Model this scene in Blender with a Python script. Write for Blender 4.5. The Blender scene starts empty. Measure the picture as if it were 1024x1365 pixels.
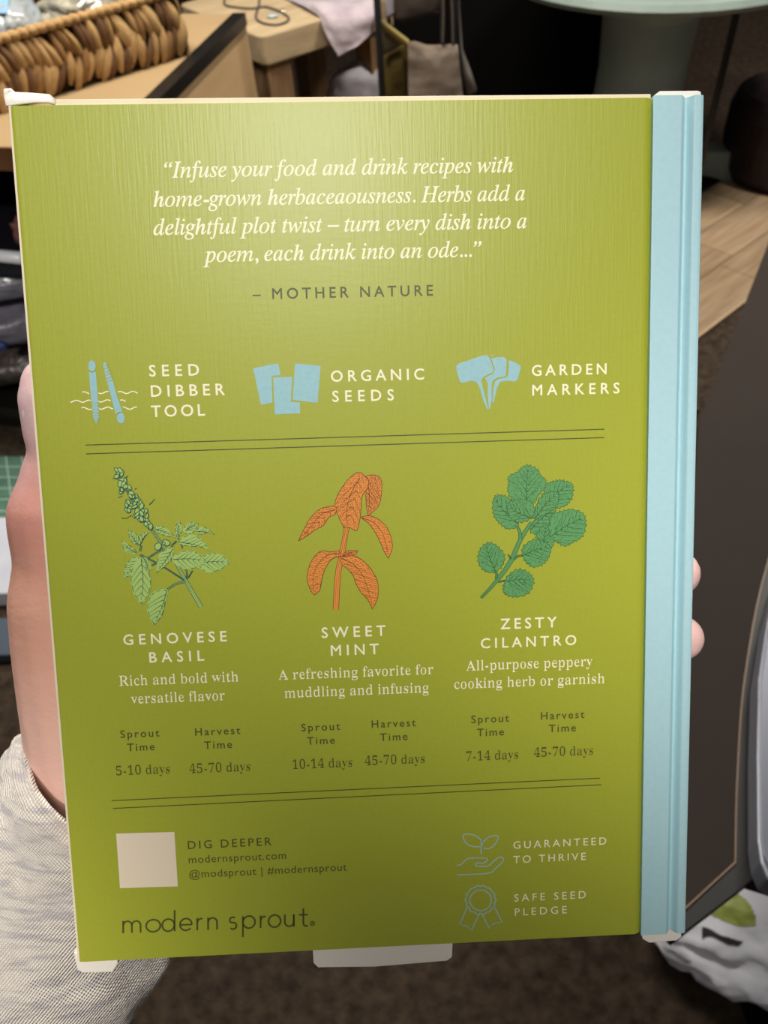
import bpy, bmesh, math, random
from mathutils import Vector, Matrix, noise
random.seed(7)
SC = bpy.context.scene
COL = SC.collection
# ------------------------------------------------------------------ camera
FPX = 1050.0                                     # focal length in pixels of the 1024 x 1365 frame
CW = Matrix(((0.99642757, 0.08445174, 0.0, 0.0),
             (-0.06200426, 0.73157461, -0.67893598, 0.0),
             (-0.05733733, 0.67651053, 0.73419748, 1.5),
             (0, 0, 0, 1)))
cam = bpy.data.cameras.new('camera'); camo = bpy.data.objects.new('camera', cam); COL.objects.link(camo)
camo.matrix_world = CW
cam.sensor_fit = 'VERTICAL'; cam.sensor_height = 36.0; cam.sensor_width = 27.0
cam.lens = FPX / 1365 * 36.0
cam.clip_start = 0.01; cam.clip_end = 60
cam.dof.use_dof = True; cam.dof.focus_distance = 0.219; cam.dof.aperture_fstop = 24.0
SC.camera = camo
SC.view_settings.view_transform = 'Standard'; SC.view_settings.look = 'None'
SC.view_settings.exposure = 0.0; SC.view_settings.gamma = 1.0
SC.view_settings.use_curve_mapping = False
# ------------------------------------------------------------------ world and lamps
w = bpy.data.worlds.new('shop_ambient'); SC.world = w; w.use_nodes = True
w.node_tree.nodes['Background'].inputs[0].default_value = (1.0, 0.97, 0.93, 1)
w.node_tree.nodes['Background'].inputs[1].default_value = 0.15
def area(name, loc, tgt, sx, sy, power, col=(1, .95, .87)):
    l = bpy.data.lights.new(name, 'AREA'); l.shape = 'RECTANGLE'; l.size = sx; l.size_y = sy
    l.energy = power; l.color = col
    o = bpy.data.objects.new(name, l); COL.objects.link(o); o.location = loc
    o.rotation_euler = (Vector(tgt) - Vector(loc)).to_track_quat('-Z', 'Y').to_euler(); return o
def spot(name, loc, tgt, power, ang, blend, rad, col=(1, .95, .87)):
    l = bpy.data.lights.new(name, 'SPOT'); l.energy = power; l.spot_size = math.radians(ang); l.spot_blend = blend
    l.shadow_soft_size = rad; l.color = col
    o = bpy.data.objects.new(name, l); COL.objects.link(o); o.location = loc
    o.rotation_euler = (Vector(tgt) - Vector(loc)).to_track_quat('-Z', 'Y').to_euler(); return o
area('ceiling_lamp_over_photographer', (0.0, -0.75, 3.0), (0, .15, 1.35), 0.9, 0.25, 3)
area('added_fill_over_display', (-0.5, 1.85, 3.0), (-.4, 2.4, .8), 1.2, 0.3, 95)  # unseen fill added to brighten the cabinet and basket
spot('added_spot_on_shelf', (-1.3, -0.9, 2.9), (-1.15, 1.75, .25), 230, 26, .8, .08)  # unseen spot added to brighten the shelf contents and things before them
area('added_fill_over_aisle', (1.5, 2.1, 3.0), (1.5, 2.6, 0), 0.8, 0.3, 75)  # unseen fill added for more light from the right
spot('added_spot_on_box', (0.0, -0.70, 2.9), (-.005, 0.212, 1.42), 104, 14.2, 1.0, .05, (1, .97, .92))  # added spot; its soft cone edge stands in for the phone's shadow
spot('added_spot_on_sleeve', (-0.40, -0.70, 2.5), (-.165, 0.058, 1.23), 100, 9.7, 1.0, .05)  # added spot, keeps sleeve and hand bright beside the darkened box
spot('added_spot_on_right', (0.16, -0.70, 2.8), (.130, 0.122, 1.29), 74, 8.6, 1.0, .05)  # added spot, lifts the right edge of the box

# ------------------------------------------------------------------ helpers
def lin(c):
    if isinstance(c, str): c = tuple(int(c[i:i+2], 16) for i in (0, 2, 4))
    return tuple((v/255/12.92) if v/255 <= .04045 else ((v/255+.055)/1.055)**2.4 for v in c)
def mat(name, c, rough=.6, spec=.5, c2=None, nscale=40, namt=.5, bump=0, bscale=200, stretch=(1, 1, 1), metal=0,
        coat=0, sheen=0, sss=0, alpha=1, trans=0, detail=4):
    m = bpy.data.materials.new(name); m.use_nodes = True
    nt = m.node_tree; b = nt.nodes['Principled BSDF']
    b.inputs['Base Color'].default_value = (*lin(c), 1); b.inputs['Roughness'].default_value = rough
    b.inputs['Specular IOR Level'].default_value = spec; b.inputs['Metallic'].default_value = metal
    b.inputs['Coat Weight'].default_value = coat; b.inputs['Sheen Weight'].default_value = sheen
    b.inputs['Transmission Weight'].default_value = trans; b.inputs['Alpha'].default_value = alpha
    if sss:
        b.inputs['Subsurface Weight'].default_value = sss; b.inputs['Subsurface Scale'].default_value = .004
        b.inputs['Subsurface Radius'].default_value = (1, .35, .2)
    tc = nt.nodes.new('ShaderNodeTexCoord'); mp = nt.nodes.new('ShaderNodeMapping')
    mp.inputs['Scale'].default_value = stretch; nt.links.new(tc.outputs['Object'], mp.inputs[0])
    if c2 is not None:
        n = nt.nodes.new('ShaderNodeTexNoise'); n.inputs['Scale'].default_value = nscale; n.inputs['Detail'].default_value = detail
        r = nt.nodes.new('ShaderNodeValToRGB'); r.color_ramp.elements[0].position = .5-namt/2; r.color_ramp.elements[1].position = .5+namt/2
        r.color_ramp.elements[0].color = (*lin(c), 1); r.color_ramp.elements[1].color = (*lin(c2), 1)
        nt.links.new(mp.outputs[0], n.inputs['Vector']); nt.links.new(n.outputs[0], r.inputs[0]); nt.links.new(r.outputs[0], b.inputs['Base Color'])
    if bump:
        n = nt.nodes.new('ShaderNodeTexNoise'); n.inputs['Scale'].default_value = bscale; n.inputs['Detail'].default_value = 3
        bu = nt.nodes.new('ShaderNodeBump'); bu.inputs['Strength'].default_value = 1; bu.inputs['Distance'].default_value = bump
        nt.links.new(mp.outputs[0], n.inputs['Vector']); nt.links.new(n.outputs[0], bu.inputs['Height']); nt.links.new(bu.outputs[0], b.inputs['Normal'])
    return m
def tag(o, label=None, cat=None, group=None, kind=None):
    if label: o['label'] = label
    if cat: o['category'] = cat
    if group: o['group'] = group
    if kind: o['kind'] = kind
    return o
def link(name, me, parent=None, loc=None, mats=None):
    o = bpy.data.objects.new(name, me); COL.objects.link(o)
    if parent: o.parent = parent
    if loc is not None: o.location = loc
    return o
def empty(name, M):
    o = bpy.data.objects.new(name, None); COL.objects.link(o); o.empty_display_size = .05
    if isinstance(M, Matrix): o.matrix_world = M
    else: o.location = M
    return o
def mesh(name, verts, faces, m, parent=None, smooth=False, bevel=0, M=None, seg=2):
    me = bpy.data.meshes.new(name); me.from_pydata([tuple(v) for v in verts], [], faces); me.validate()
    bm = bmesh.new(); bm.from_mesh(me); bmesh.ops.recalc_face_normals(bm, faces=bm.faces)
    if bevel: bmesh.ops.bevel(bm, geom=list(bm.edges), offset=bevel, segments=seg, profile=.6, affect='EDGES', clamp_overlap=True)
    bm.to_mesh(me); bm.free()
    if smooth: me.polygons.foreach_set('use_smooth', [True]*len(me.polygons))
    for x in (m if isinstance(m, (list, tuple)) else [m]): me.materials.append(x)
    o = link(name, me, parent)
    if M is not None: o.matrix_local = M
    return o
def box_vf(x0, y0, z0, x1, y1, z1):
    v = [(x, y, z) for z in (z0, z1) for y in (y0, y1) for x in (x0, x1)]
    f = [(0, 2, 3, 1), (4, 5, 7, 6), (0, 1, 5, 4), (2, 6, 7, 3), (0, 4, 6, 2), (1, 3, 7, 5)]
    return v, f
def box(name, x0, y0, z0, x1, y1, z1, m, parent=None, bevel=0, M=None):
    v, f = box_vf(x0, y0, z0, x1, y1, z1); return mesh(name, v, f, m, parent, bevel=bevel, M=M)
def prism(name, pts, z0, z1, m, parent=None, bevel=0, M=None, smooth=False):
    n = len(pts); v = [(p[0], p[1], z0) for p in pts]+[(p[0], p[1], z1) for p in pts]
    f = [tuple(range(n-1, -1, -1)), tuple(range(n, 2*n))]+[(i, (i+1) % n, n+(i+1) % n, n+i) for i in range(n)]
    return mesh(name, v, f, m, parent, bevel=bevel, M=M, smooth=smooth)
def tube_vf(path, rads, n=12, cap=True, flat=1.0, up=None):
    V = []; Fs = []; path = [Vector(p) for p in path]
    if not isinstance(rads, (list, tuple)): rads = [rads]*len(path)
    prev = None
    for i, p in enumerate(path):
        t = (path[min(i+1, len(path)-1)]-path[max(i-1, 0)]).normalized()
        if prev is None:
            a = up or (Vector((0, 0, 1)) if abs(t.z) < .9 else Vector((1, 0, 0)))
            u = t.cross(a).normalized()
        else: u = (prev-t*prev.dot(t)).normalized()
        prev = u; v = t.cross(u)
        for k in range(n):
            a = 2*math.pi*k/n; V.append(p+(u*math.cos(a)+v*math.sin(a)*flat)*rads[i])
    for i in range(len(path)-1):
        for k in range(n):
            a = i*n+k; b = i*n+(k+1) % n; Fs.append((a, b, b+n, a+n))
    if cap: Fs.append(tuple(range(n-1, -1, -1))); Fs.append(tuple((len(path)-1)*n+k for k in range(n)))
    return V, Fs
def tube(name, path, rads, m, parent=None, n=12, smooth=True, flat=1.0, M=None, cap=True):
    v, f = tube_vf(path, rads, n, cap, flat); return mesh(name, v, f, m, parent, smooth=smooth, M=M)
def catmull(P, k=6):
    P = [Vector(p) for p in P]; out = []
    for i in range(len(P)-1):
        a, b, c, d = P[max(i-1, 0)], P[i], P[i+1], P[min(i+2, len(P)-1)]
        for j in range(k):
            t = j/k; out.append(.5*((2*b)+(c-a)*t+(2*a-5*b+4*c-d)*t*t+(3*b-a-3*c+d)*t**3))
    out.append(P[-1]); return out
def blob(name, c, r, m, parent=None, amp=.2, freq=6, sub=4, seed=0, rot=None):
    bm = bmesh.new(); bmesh.ops.create_icosphere(bm, subdivisions=sub, radius=1)
    for v in bm.verts:
        d = v.co.copy(); k = 1+amp*noise.fractal(d*freq*.35+Vector((seed*7.3, 0, 0)), 1.0, 2.0, 4)
        kk = noise.noise(d*freq+Vector((seed, 3, 0))); k += amp*.35*(1-abs(kk)*3)
        v.co = Vector((d.x*r[0], d.y*r[1], d.z*r[2]))*k
    me = bpy.data.meshes.new(name); bm.to_mesh(me); bm.free(); me.polygons.foreach_set('use_smooth', [True]*len(me.polygons))
    me.materials.append(m); o = link(name, me, parent, c)
    if rot: o.rotation_euler = rot
    return o
# points of the place from the sight lines of the photograph
CR = CW.to_3x3(); C0 = CW.translation
def ray(px, py): return CR @ Vector(((px-512)/FPX, -(py-682.5)/FPX, -1))
def P(px, py, z=0.0):
    v = ray(px, py); return C0+v*((z-C0.z)/v.z)
def PY(px, py, y):
    v = ray(px, py); return C0+v*(y/v.y)
def PPL(px, py, p0, n):
    v = ray(px, py); n = Vector(n); return C0+v*((Vector(p0)-C0).dot(n)/v.dot(n))

# ------------------------------------------------------------------ the setting
M_carpet = mat('carpet', '231c16', .95, .1, c2='463a2f', nscale=38, namt=.5, bump=.006, bscale=60)
M_wall = mat('dark_wall', '1d1714', .8, .2)
def struct(o): o['kind'] = 'structure'; return o
struct(mesh('floor', [(-4, -3, 0), (5, -3, 0), (5, 6, 0), (-4, 6, 0)], [(0, 1, 2, 3)], M_carpet))
struct(box('wall_back', -4, 6, 0, 5, 6.1, 3.2, M_wall))
struct(box('wall_left', -4.1, -3, 0, -4, 6, 3.2, M_wall))
struct(box('wall_right', 5, -3, 0, 5.1, 6, 3.2, M_wall))
# planked part of the floor, seam runs from (1.04, 2.03) to (1.18, 2.14)
M_sub = mat('subfloor', '2a1f16', .9)
M_pl = [mat('plank_tone', c, .5, .4, c2=c2, nscale=5, namt=.5, stretch=(1, 12, 12), bump=.0006, bscale=30)
        for c, c2 in (('a58e72', '876e53'), ('b39b7b', '917759'), ('9b8569', '7b654c'))]
sd = Vector((.133, .107, 0)).normalized(); sn = Vector((-sd.y, sd.x, 0))
FM = Matrix(((sd.x, sn.x, 0, 1.044), (sd.y, sn.y, 0, 2.034), (0, 0, 1, 0), (0, 0, 0, 1)))
pf = struct(box('floor', -1.6, 0, .0, 3.0, .512, .004, M_sub, M=FM))
for i in range(3):
    x = -1.6+random.uniform(-.4, 0)
    while x < 3.0:
        L = random.uniform(.7, 1.2); a = max(x, -1.6); b = min(x+L, 3.0)
        if b-a > .05:
            box('plank', a+.0015, i*.17+.0015, .004, b-.0015, (i+1)*.17-.0015, .012, random.choice(M_pl), pf, bevel=.0015)
        x += L
struct(box('trim_1', -1.6, -.012, 0, 3.0, 0, .013, mat('seam_strip', 'a18a6e', .5), M=FM))

# ------------------------------------------------------------------ display cabinet, top left
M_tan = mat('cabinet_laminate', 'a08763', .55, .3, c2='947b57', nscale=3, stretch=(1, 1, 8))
M_side = mat('cabinet_side_lit', 'cfae80', .55, .3, c2='c3a174', nscale=3, stretch=(1, 1, 8))  # same laminate as the top, lightened in place of light on the side
M_blk = mat('black_band', '16130f', .4, .4)
M_brn = mat('dim_brown_edge', '7a5236', .5, .3, c2='6b452c', nscale=12)  # wood edge coloured brown for the dim light on it
ca = Vector((-.156, -.58, 0)).normalized()           # the cabinet's right side, towards the viewer
cb = Vector((ca.y, -ca.x, 0))                        # along its front, to the left
cc = Vector((-.502, 1.674, 0))                       # its front right corner
KM = Matrix(((cb.x, -ca.x, 0, cc.x), (cb.y, -ca.y, 0, cc.y), (0, 0, 1, 0), (0, 0, 0, 1)))
cab = tag(empty('display_cabinet', KM), 'tan wooden display cabinet with black edge band under the woven basket', 'cabinet')
W_, D_, H_ = 1.3, .89, .85
box('top_board', 0, 0, H_-.05, W_, D_, H_, M_tan, cab, bevel=.002)
box('front_edge', 0, -.004, H_-.05, W_, 0, H_-.001, M_brn, cab)
box('edge_band', -.004, -.002, H_-.028, .034, D_, H_+.002, M_blk, cab, bevel=.001)
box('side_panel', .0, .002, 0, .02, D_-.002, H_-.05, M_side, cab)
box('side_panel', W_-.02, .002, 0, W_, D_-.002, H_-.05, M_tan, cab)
box('back_panel', .02, D_-.02, 0, W_-.02, D_-.002, H_-.05, mat('cabinet_inside', '1b1210', .8), cab)
box('shelf', .02, .01, .535, W_-.02, D_-.02, .56, mat('shelf_black', '14121a', .5), cab, bevel=.001)
box('base_shelf', .02, .0, .06, W_-.02, D_-.02, .10, M_blk, cab, bevel=.001)
box('toe_board', .02, .03, 0, W_-.02, .05, .06, M_blk, cab)

# the basket of split leaf weave
bo = P(250, 73, .852); bl = P(0, 151, .852); bx = (bl-bo).normalized(); by = Vector((bx.y, -bx.x, 0))
if by.y < 0: by = -by
BM = Matrix(((bx.x, by.x, 0, bo.x), (bx.y, by.y, 0, bo.y), (0, 0, 1, .852), (0, 0, 0, 1)))
bask = tag(empty('woven_basket', BM), 'rectangular tray basket woven from brown dried leaf, holding plastic packets', 'basket')
BL, BD, BH = .78, .36, .135
M_dk = mat('basket_core', '3d2817', .9, .2, c2='2a1a10', nscale=60)
v, f = [], []
for (x0, y0, x1, y1) in ((.006, .006, BL, .02), (.006, BD-.02, BL, BD-.006), (.006, .02, .02, BD-.02), (BL-.014, .02, BL, BD-.02)):
    a, b_ = box_vf(x0, y0, .004, x1, y1, BH-.004); f += [tuple(i+len(v) for i in q) for q in b_]; v += a
mesh('basket_wall', v, f, M_dk, bask)
box('basket_floor', .006, .006, 0, BL, BD, .008, M_dk, bask)
tones = [mat('leaf_strand', a, .65, .25, c2=b, nscale=30, stretch=(6, 6, 1), bump=.0012, bscale=120)
         for a, b in (('bd9963', '967148'), ('a17a4a', '6f4d2e'), ('cba873', 'a37d4c'), ('7a5636', '4a3322'))]
def strand_mesh(seed, m):
    rnd = random.Random(seed); V = []; Fs = []; N = 7
    bend = rnd.uniform(-.004, .004); wd = rnd.uniform(.010, .014)
    for i in range(N):
        t = i/(N-1); z = (t-.5)*.088; ww = wd*(math.sin(math.pi*min(max(t*.9+.07, 0), 1))**.55)
        yy = -.010*math.sin(math.pi*t)-.002; xo = bend*math.sin(math.pi*t); tw = (t-.5)*.5
        for s, dy in ((-1, .004), (-.35, -.002), (.35, -.003), (1, .003)):
            V.append((xo+s*ww*math.cos(tw), yy+dy+s*ww*math.sin(tw)*.5, z))
    for i in range(N-1):
        for k in range(3): a = i*4+k; Fs.append((a, a+1, a+5, a+4))
    me = bpy.data.meshes.new('strand'); me.from_pydata(V, [], Fs); me.materials.append(m)
    me.polygons.foreach_set('use_smooth', [True]*len(me.polygons)); return me
SM = [strand_mesh(i, tones[i % 4]) for i in range(12)]
def strands(face):
    n = int((BL if face == 'front' else BD)/.0185)
    for r in range(2):
        for i in range(n):
            s = (i+.5+(r % 2)*.5)*.0185+random.uniform(-.004, .004); me = random.choice(SM)
            z = .040+r*.052+random.uniform(-.010, .010); tl = (.34 if r % 2 else -.30)+random.uniform(-.25, .25)
            o = link('strand', me, bask); k_ = random.uniform(.75, 1.35); o.scale = (k_, 1, random.uniform(.85, 1.1))
            if face == 'front': o.location = (s, .002+random.uniform(-.003, .003), z); o.rotation_euler = (0, tl, 0)
            else: o.location = (.002, s, z); o.rotation_euler = (0, 0, -math.pi/2); o.rotation_euler.rotate_axis('Y', tl)
strands('front'); strands('side')
rp = [(0, 0, BH), (BL, 0, BH), (BL, BD, BH), (0, BD, BH), (0, 0, BH)]
V_ = []; F_ = []
for i in range(4):
    a, b_ = Vector(rp[i]), Vector(rp[i+1]); k = int((b_-a).length/.02)
    for j in range(k):
        c = a.lerp(b_, (j+.5)/k); d = (b_-a).normalized()
        q = [c-d*.013+Vector((0, 0, -.004)), c-d*.004, c+d*.006+Vector((0, 0, .003)), c+d*.014+Vector((0, 0, -.003))]
        vv, ff = tube_vf(q, [.006, .011, .011, .006], 7); F_ += [tuple(x+len(V_) for x in y) for y in ff]; V_ += vv
mesh('rim', V_, F_, tones[0], bask, smooth=True)
M_pg = mat('grey_plastic', '50545c', .22, .6, c2='a6aaae', nscale=9, namt=.35, bump=.02, bscale=9, coat=.5)
M_pd = mat('dark_plastic', '34373d', .2, .6, c2='8d9094', nscale=10, namt=.3, bump=.02, bscale=10, coat=.5)
M_pc = mat('pale_plastic', '87939b', .3, .4, c2='9b9a95', nscale=12, namt=.4, bump=.02, bscale=12, coat=.5)
M_py = mat('clear_wrapped', 'b9b09a', .2, .6, c2='6a665c', nscale=14, namt=.4, bump=.02, bscale=14, coat=.5)
def wp(x, y, z): return BM @ Vector((x, y, z))
tag(blob('plastic_packet', wp(.68, .16, .105), (.085, .10, .075), M_pg, amp=.25, seed=1), 'silver grey crinkled plastic packet at the left end of the woven basket', 'packet')
tag(blob('plastic_packet', wp(.50, .17, .10), (.085, .11, .06), M_pd, amp=.25, seed=2), 'dark grey crinkled plastic packet between the silver and the blue packets', 'packet')
pk = tag(blob('plastic_packet', wp(.345, .18, .10), (.07, .10, .065), M_pc, amp=.2, seed=3), 'pale plastic packet with blue panel and red dot in the woven basket', 'packet')
tag(blob('plastic_packet', wp(.15, .19, .10), (.11, .12, .055), M_py, amp=.25, seed=4), 'beige wrapped packet at the right end of the woven basket', 'packet')
bp_ = prism('printed_panel', [(-.03, -.015), (.028, -.02), (.03, .02), (-.026, .024)], 0, .002, mat('packet_blue', '7ba0bd', .3), pk, M=Matrix.Translation((.0, -.05, .062)) @ Matrix.Rotation(.6, 4, 'X'))
prism('red_dot', [(.008*math.cos(a*.7), .008*math.sin(a*.7)) for a in range(9)], .002, .003, mat('packet_red', 'b8343a', .3), bp_, M=Matrix.Translation((-.018, .0, 0)))

# things on the cabinet's lower levels (a sliver left of the green box)
FN = (cb.cross(Vector((0, 0, 1))))
def cf(px, py, d=.0): return PPL(px, py, cc-ca*d, FN)
def cl(px, py, d=.0): return KM.inverted() @ cf(px, py, d)
a = cl(4, 360, 0)
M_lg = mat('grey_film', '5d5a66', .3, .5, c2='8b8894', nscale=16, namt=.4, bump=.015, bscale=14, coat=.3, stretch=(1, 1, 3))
tag(tube('white_roll', [KM @ Vector((a.x-.055, .022, .575)), KM @ Vector((a.x-.05, .022, .575)), KM @ Vector((a.x+.2, .04, .575))], [.009, .015, .015], mat('white_plastic', 'd9dce0', .3)), 'white rounded plastic roll on the black shelf of the tan cabinet', 'roll')
tag(blob('cloth_flower', KM @ Vector((a.x-.03, .10, .60)), (.03, .03, .04), mat('pink_cloth', '8b3f4c', .8, c2='3f5a3c', nscale=30), amp=.3, seed=8), 'small pink and green bundle behind the white roll', 'bundle')
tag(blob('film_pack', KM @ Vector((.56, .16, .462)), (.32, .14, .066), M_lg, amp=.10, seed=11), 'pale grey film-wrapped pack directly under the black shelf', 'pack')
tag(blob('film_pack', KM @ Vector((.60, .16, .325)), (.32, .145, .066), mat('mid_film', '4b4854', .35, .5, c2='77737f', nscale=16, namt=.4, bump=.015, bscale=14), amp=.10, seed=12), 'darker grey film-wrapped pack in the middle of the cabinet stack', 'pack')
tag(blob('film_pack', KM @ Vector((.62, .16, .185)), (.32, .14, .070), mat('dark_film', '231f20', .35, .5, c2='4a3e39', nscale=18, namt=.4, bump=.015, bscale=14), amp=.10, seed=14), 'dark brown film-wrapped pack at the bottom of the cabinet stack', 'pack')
tag(blob('blue_ball', KM @ Vector((.50, .012, .315)), (.018, .012, .014), mat('blue_plastic', '26366e', .4), amp=.05, seed=13), 'small dark blue ball against the grey film-wrapped pack', 'ball')
# in front of the cabinet, on the carpet
M_gm = mat('green_mat', '3c5a4c', .6, .3, c2='4d6d5c', nscale=20)
g0 = [P(-260, 608), P(95, 612), P(110, 700), P(-260, 700)]
gm = tag(prism('cutting_mat', [(p.x, p.y) for p in g0], .001, .008, M_gm), 'green cutting mat with pale grid lines on the floor before the cabinet', 'mat')
V_ = []; F_ = []
e1 = (g0[1]-g0[0]); e2 = (g0[3]-g0[0])
def quadline(p, q, wd):
    d = (q-p).normalized(); s = Vector((-d.y, d.x, 0))*wd; n = len(V_)
    V_.extend([p-s, q-s, q+s, p+s]); F_.append((n, n+1, n+2, n+3))
for i in range(1, 17):
    p = g0[0].lerp(g0[1], i/17); q = g0[3].lerp(g0[2], i/17); quadline(Vector((p.x, p.y, .0086)), Vector((q.x, q.y, .0086)), .0016)
for i in range(1, 6):
    p = g0[0].lerp(g0[3], i/6); q = g0[1].lerp(g0[2], i/6); quadline(Vector((p.x, p.y, .0086)), Vector((q.x, q.y, .0086)), .0016)
mesh('grid_lines', V_, F_, mat('mat_line', '8da898', .6), gm)
def sheet(name, px, z0, z1, m, label, cat):
    q = [P(x, y, z0) for x, y in px]
    return tag(prism(name, [(p.x, p.y) for p in q], z0, z1, m, bevel=.004), label, cat)
sheet('paper_stack', [(-240, 706), (100, 706), (105, 806), (-240, 812)], .0, .05, mat('white_paper', 'b9bac2', .7, c2='a4a6b0', nscale=8), 'flat white paper parcel on the floor beyond the thumb', 'parcel')
sheet('blue_folder', [(-240, 835), (105, 832), (108, 880), (-240, 890)], .0, .03, mat('slate_card', '3f4956', .6), 'slate blue folder on the floor before the white parcel', 'folder')

# ------------------------------------------------------------------ rustic table
M_rt = mat('rustic_top', 'b59f7e', .6, .3, c2='96805f', nscale=6, stretch=(1, 5, 5), bump=.001, bscale=40)
M_rl = mat('rustic_leg', '8d6f4e', .7, .3, c2='6f5338', nscale=8, stretch=(5, 5, 1), bump=.001, bscale=40)
zt = .78
p1 = P(348, 50, zt); p2 = P(424, 27, zt); u1 = (p2-p1).normalized(); u2 = Vector((-u1.y, u1.x, 0))
TM = Matrix(((u1.x, u2.x, 0, p1.x), (u1.y, u2.y, 0, p1.y), (0, 0, 1, 0), (0, 0, 0, 1)))
rt = tag(empty('rustic_table', TM), 'rustic pale wooden table with thick top, right of the tan cabinet', 'table')
def rounded(x0, y0, x1, y1, r, n=4):
    o = []
    for cx, cy, a0 in ((x1-r, y0+r, -90), (x1-r, y1-r, 0), (x0+r, y1-r, 90), (x0+r, y0+r, 180)):
        for i in range(n+1):
            a = math.radians(a0+90*i/n); o.append((cx+r*math.cos(a), cy+r*math.sin(a)))
    return o
prism('top_board', rounded(0, 0, .50, .50, .025), zt-.078, zt, M_rt, rt, bevel=.006)
for x, y in ((.012, .012), (.40, .012), (.40, .40), (.012, .40)):
    box('leg', x, y, 0, x+.085, y+.085, zt-.078, M_rl, rt, bevel=.004)
# necklace of dark cord with a clear pendant
M_cord = mat('dark_cord', '4a4238', .6)
nk = tag(empty('necklace', P(365, 15, zt)), 'dark wire cord with pale blue glass pendant on the rustic table', 'necklace')
pts = [(300, -6), (300, 6), (318, 10), (338, 11), (352, 9), (368, 13), (384, 22), (382, 29), (368, 33), (352, 31), (342, 25), (342, 16), (345, 8), (346, -6)]
pw = [P(x, y, zt+.004)-nk.location for x, y in pts]
tube('cord', catmull(pw, 5), .0032, M_cord, nk, n=6)
blob('pendant', P(363, 21, zt+.005)-nk.location, (.018, .013, .005), mat('blue_glass', '9fb2b8', .1, .8, coat=1), nk, amp=.05, sub=2)
blob('clasp', P(377, 15, zt+.008)-nk.location, (.006, .008, .006), mat('bright_metal', 'e8e6e0', .15, metal=1), nk, amp=.05, sub=2)
# lilac-white cloth draped over the table edge, one corner hanging
M_cl = mat('pale_cloth', 'b3a5a8', .85, .2, c2='8f8288', nscale=14, namt=.5, bump=.003, bscale=40, sheen=.3)
def cloth(name, grid, m, label, cat, th=.003, amp=.006, seed=0, sub=2, parent=None):
    n, mm = len(grid), len(grid[0]); V = [Vector(p) for r in grid for p in r]
    Fs = [(i*mm+j, i*mm+j+1, (i+1)*mm+j+1, (i+1)*mm+j) for i in range(n-1) for j in range(mm-1)]
    me = bpy.data.meshes.new(name); me.from_pydata([tuple(v) for v in V], [], Fs)
    bm = bmesh.new(); bm.from_mesh(me)
    bmesh.ops.subdivide_edges(bm, edges=bm.edges, cuts=5, use_grid_fill=True, smooth=.6)
    bm.normal_update()
    for v in bm.verts: v.co += v.normal*amp*noise.fractal(v.co*14+Vector((seed, 0, 0)), 1, 2, 3)
    bm.to_mesh(me); bm.free(); me.materials.append(m); me.polygons.foreach_set('use_smooth', [True]*len(me.polygons))
    o = link(name, me, parent); s = o.modifiers.new('thick', 'SOLIDIFY'); s.thickness = th; s.offset = 1
    if label: tag(o, label, cat)
    return o
yf = p2.y
g = [[P(372, -40, zt+.01), P(420, -40, zt+.02), P(470, -40, zt+.02), P(520, -40, zt+.01)],
     [P(378, -5, zt+.008), P(425, -2, zt+.015), P(462, 0, zt+.01), PY(508, -6, yf-.02)],
     [P(424, 20, zt+.008), PY(436, 22, yf-.02), PY(468, 24, yf-.03), PY(503, 18, yf-.05)],
     [PY(436, 48, yf-.03), PY(446, 52, yf-.035), PY(462, 52, yf-.04), PY(497, 44, yf-.05)],
     [PY(450, 72, yf-.04), PY(452, 76, yf-.04), PY(456, 74, yf-.04), PY(478, 60, yf-.05)]]
cloth('draped_cloth', g, M_cl, 'pale lilac cloth draped over the rustic table edge, corner hanging', 'cloth')
tag(blob('white_bundle', PY(487, 125, 2.85), (.13, .08, .10), mat('white_cloth', 'b9b4b8', .85, c2='9d979c', nscale=12), amp=.15, seed=21), 'rounded white cloth bundle below the hanging cloth corner, under the table', 'bundle')

# ------------------------------------------------------------------ black rack with hanging bags
M_met = mat('black_metal', '0e0e0e', .45, .4, metal=0)
yr = 2.45
def vx(px, py, y): return PY(px, py, y)
rk = tag(empty('black_rack', Vector((vx(560, 60, yr).x, yr, 0))), 'tall black metal rack with bags hanging between its posts', 'rack')
def pole(px, py, y, r, parent, z1=1.35, z0=0, name='post'):
    p = PY(px, py, y); o = parent.location
    return tube(name, [(p.x-o.x, p.y-o.y, z0), (p.x-o.x, p.y-o.y, z1)], r, M_met, parent, n=10)
pole(506, 60, yr-.05, .0100, rk); pole(518, 10, yr+.25, .007, rk)
pole(589, 20, yr+.05, .006, rk); pole(606, 20, yr, .008, rk)
pa = PY(506, 60, yr-.05); pb = PY(606, 20, yr)
for z in (1.34, .25):
    tube('crossbar', [(pa.x-rk.location.x, pa.y-rk.location.y, z), (pb.x-rk.location.x, pb.y-rk.location.y, z)], .007, M_met, rk, n=8)
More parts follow.
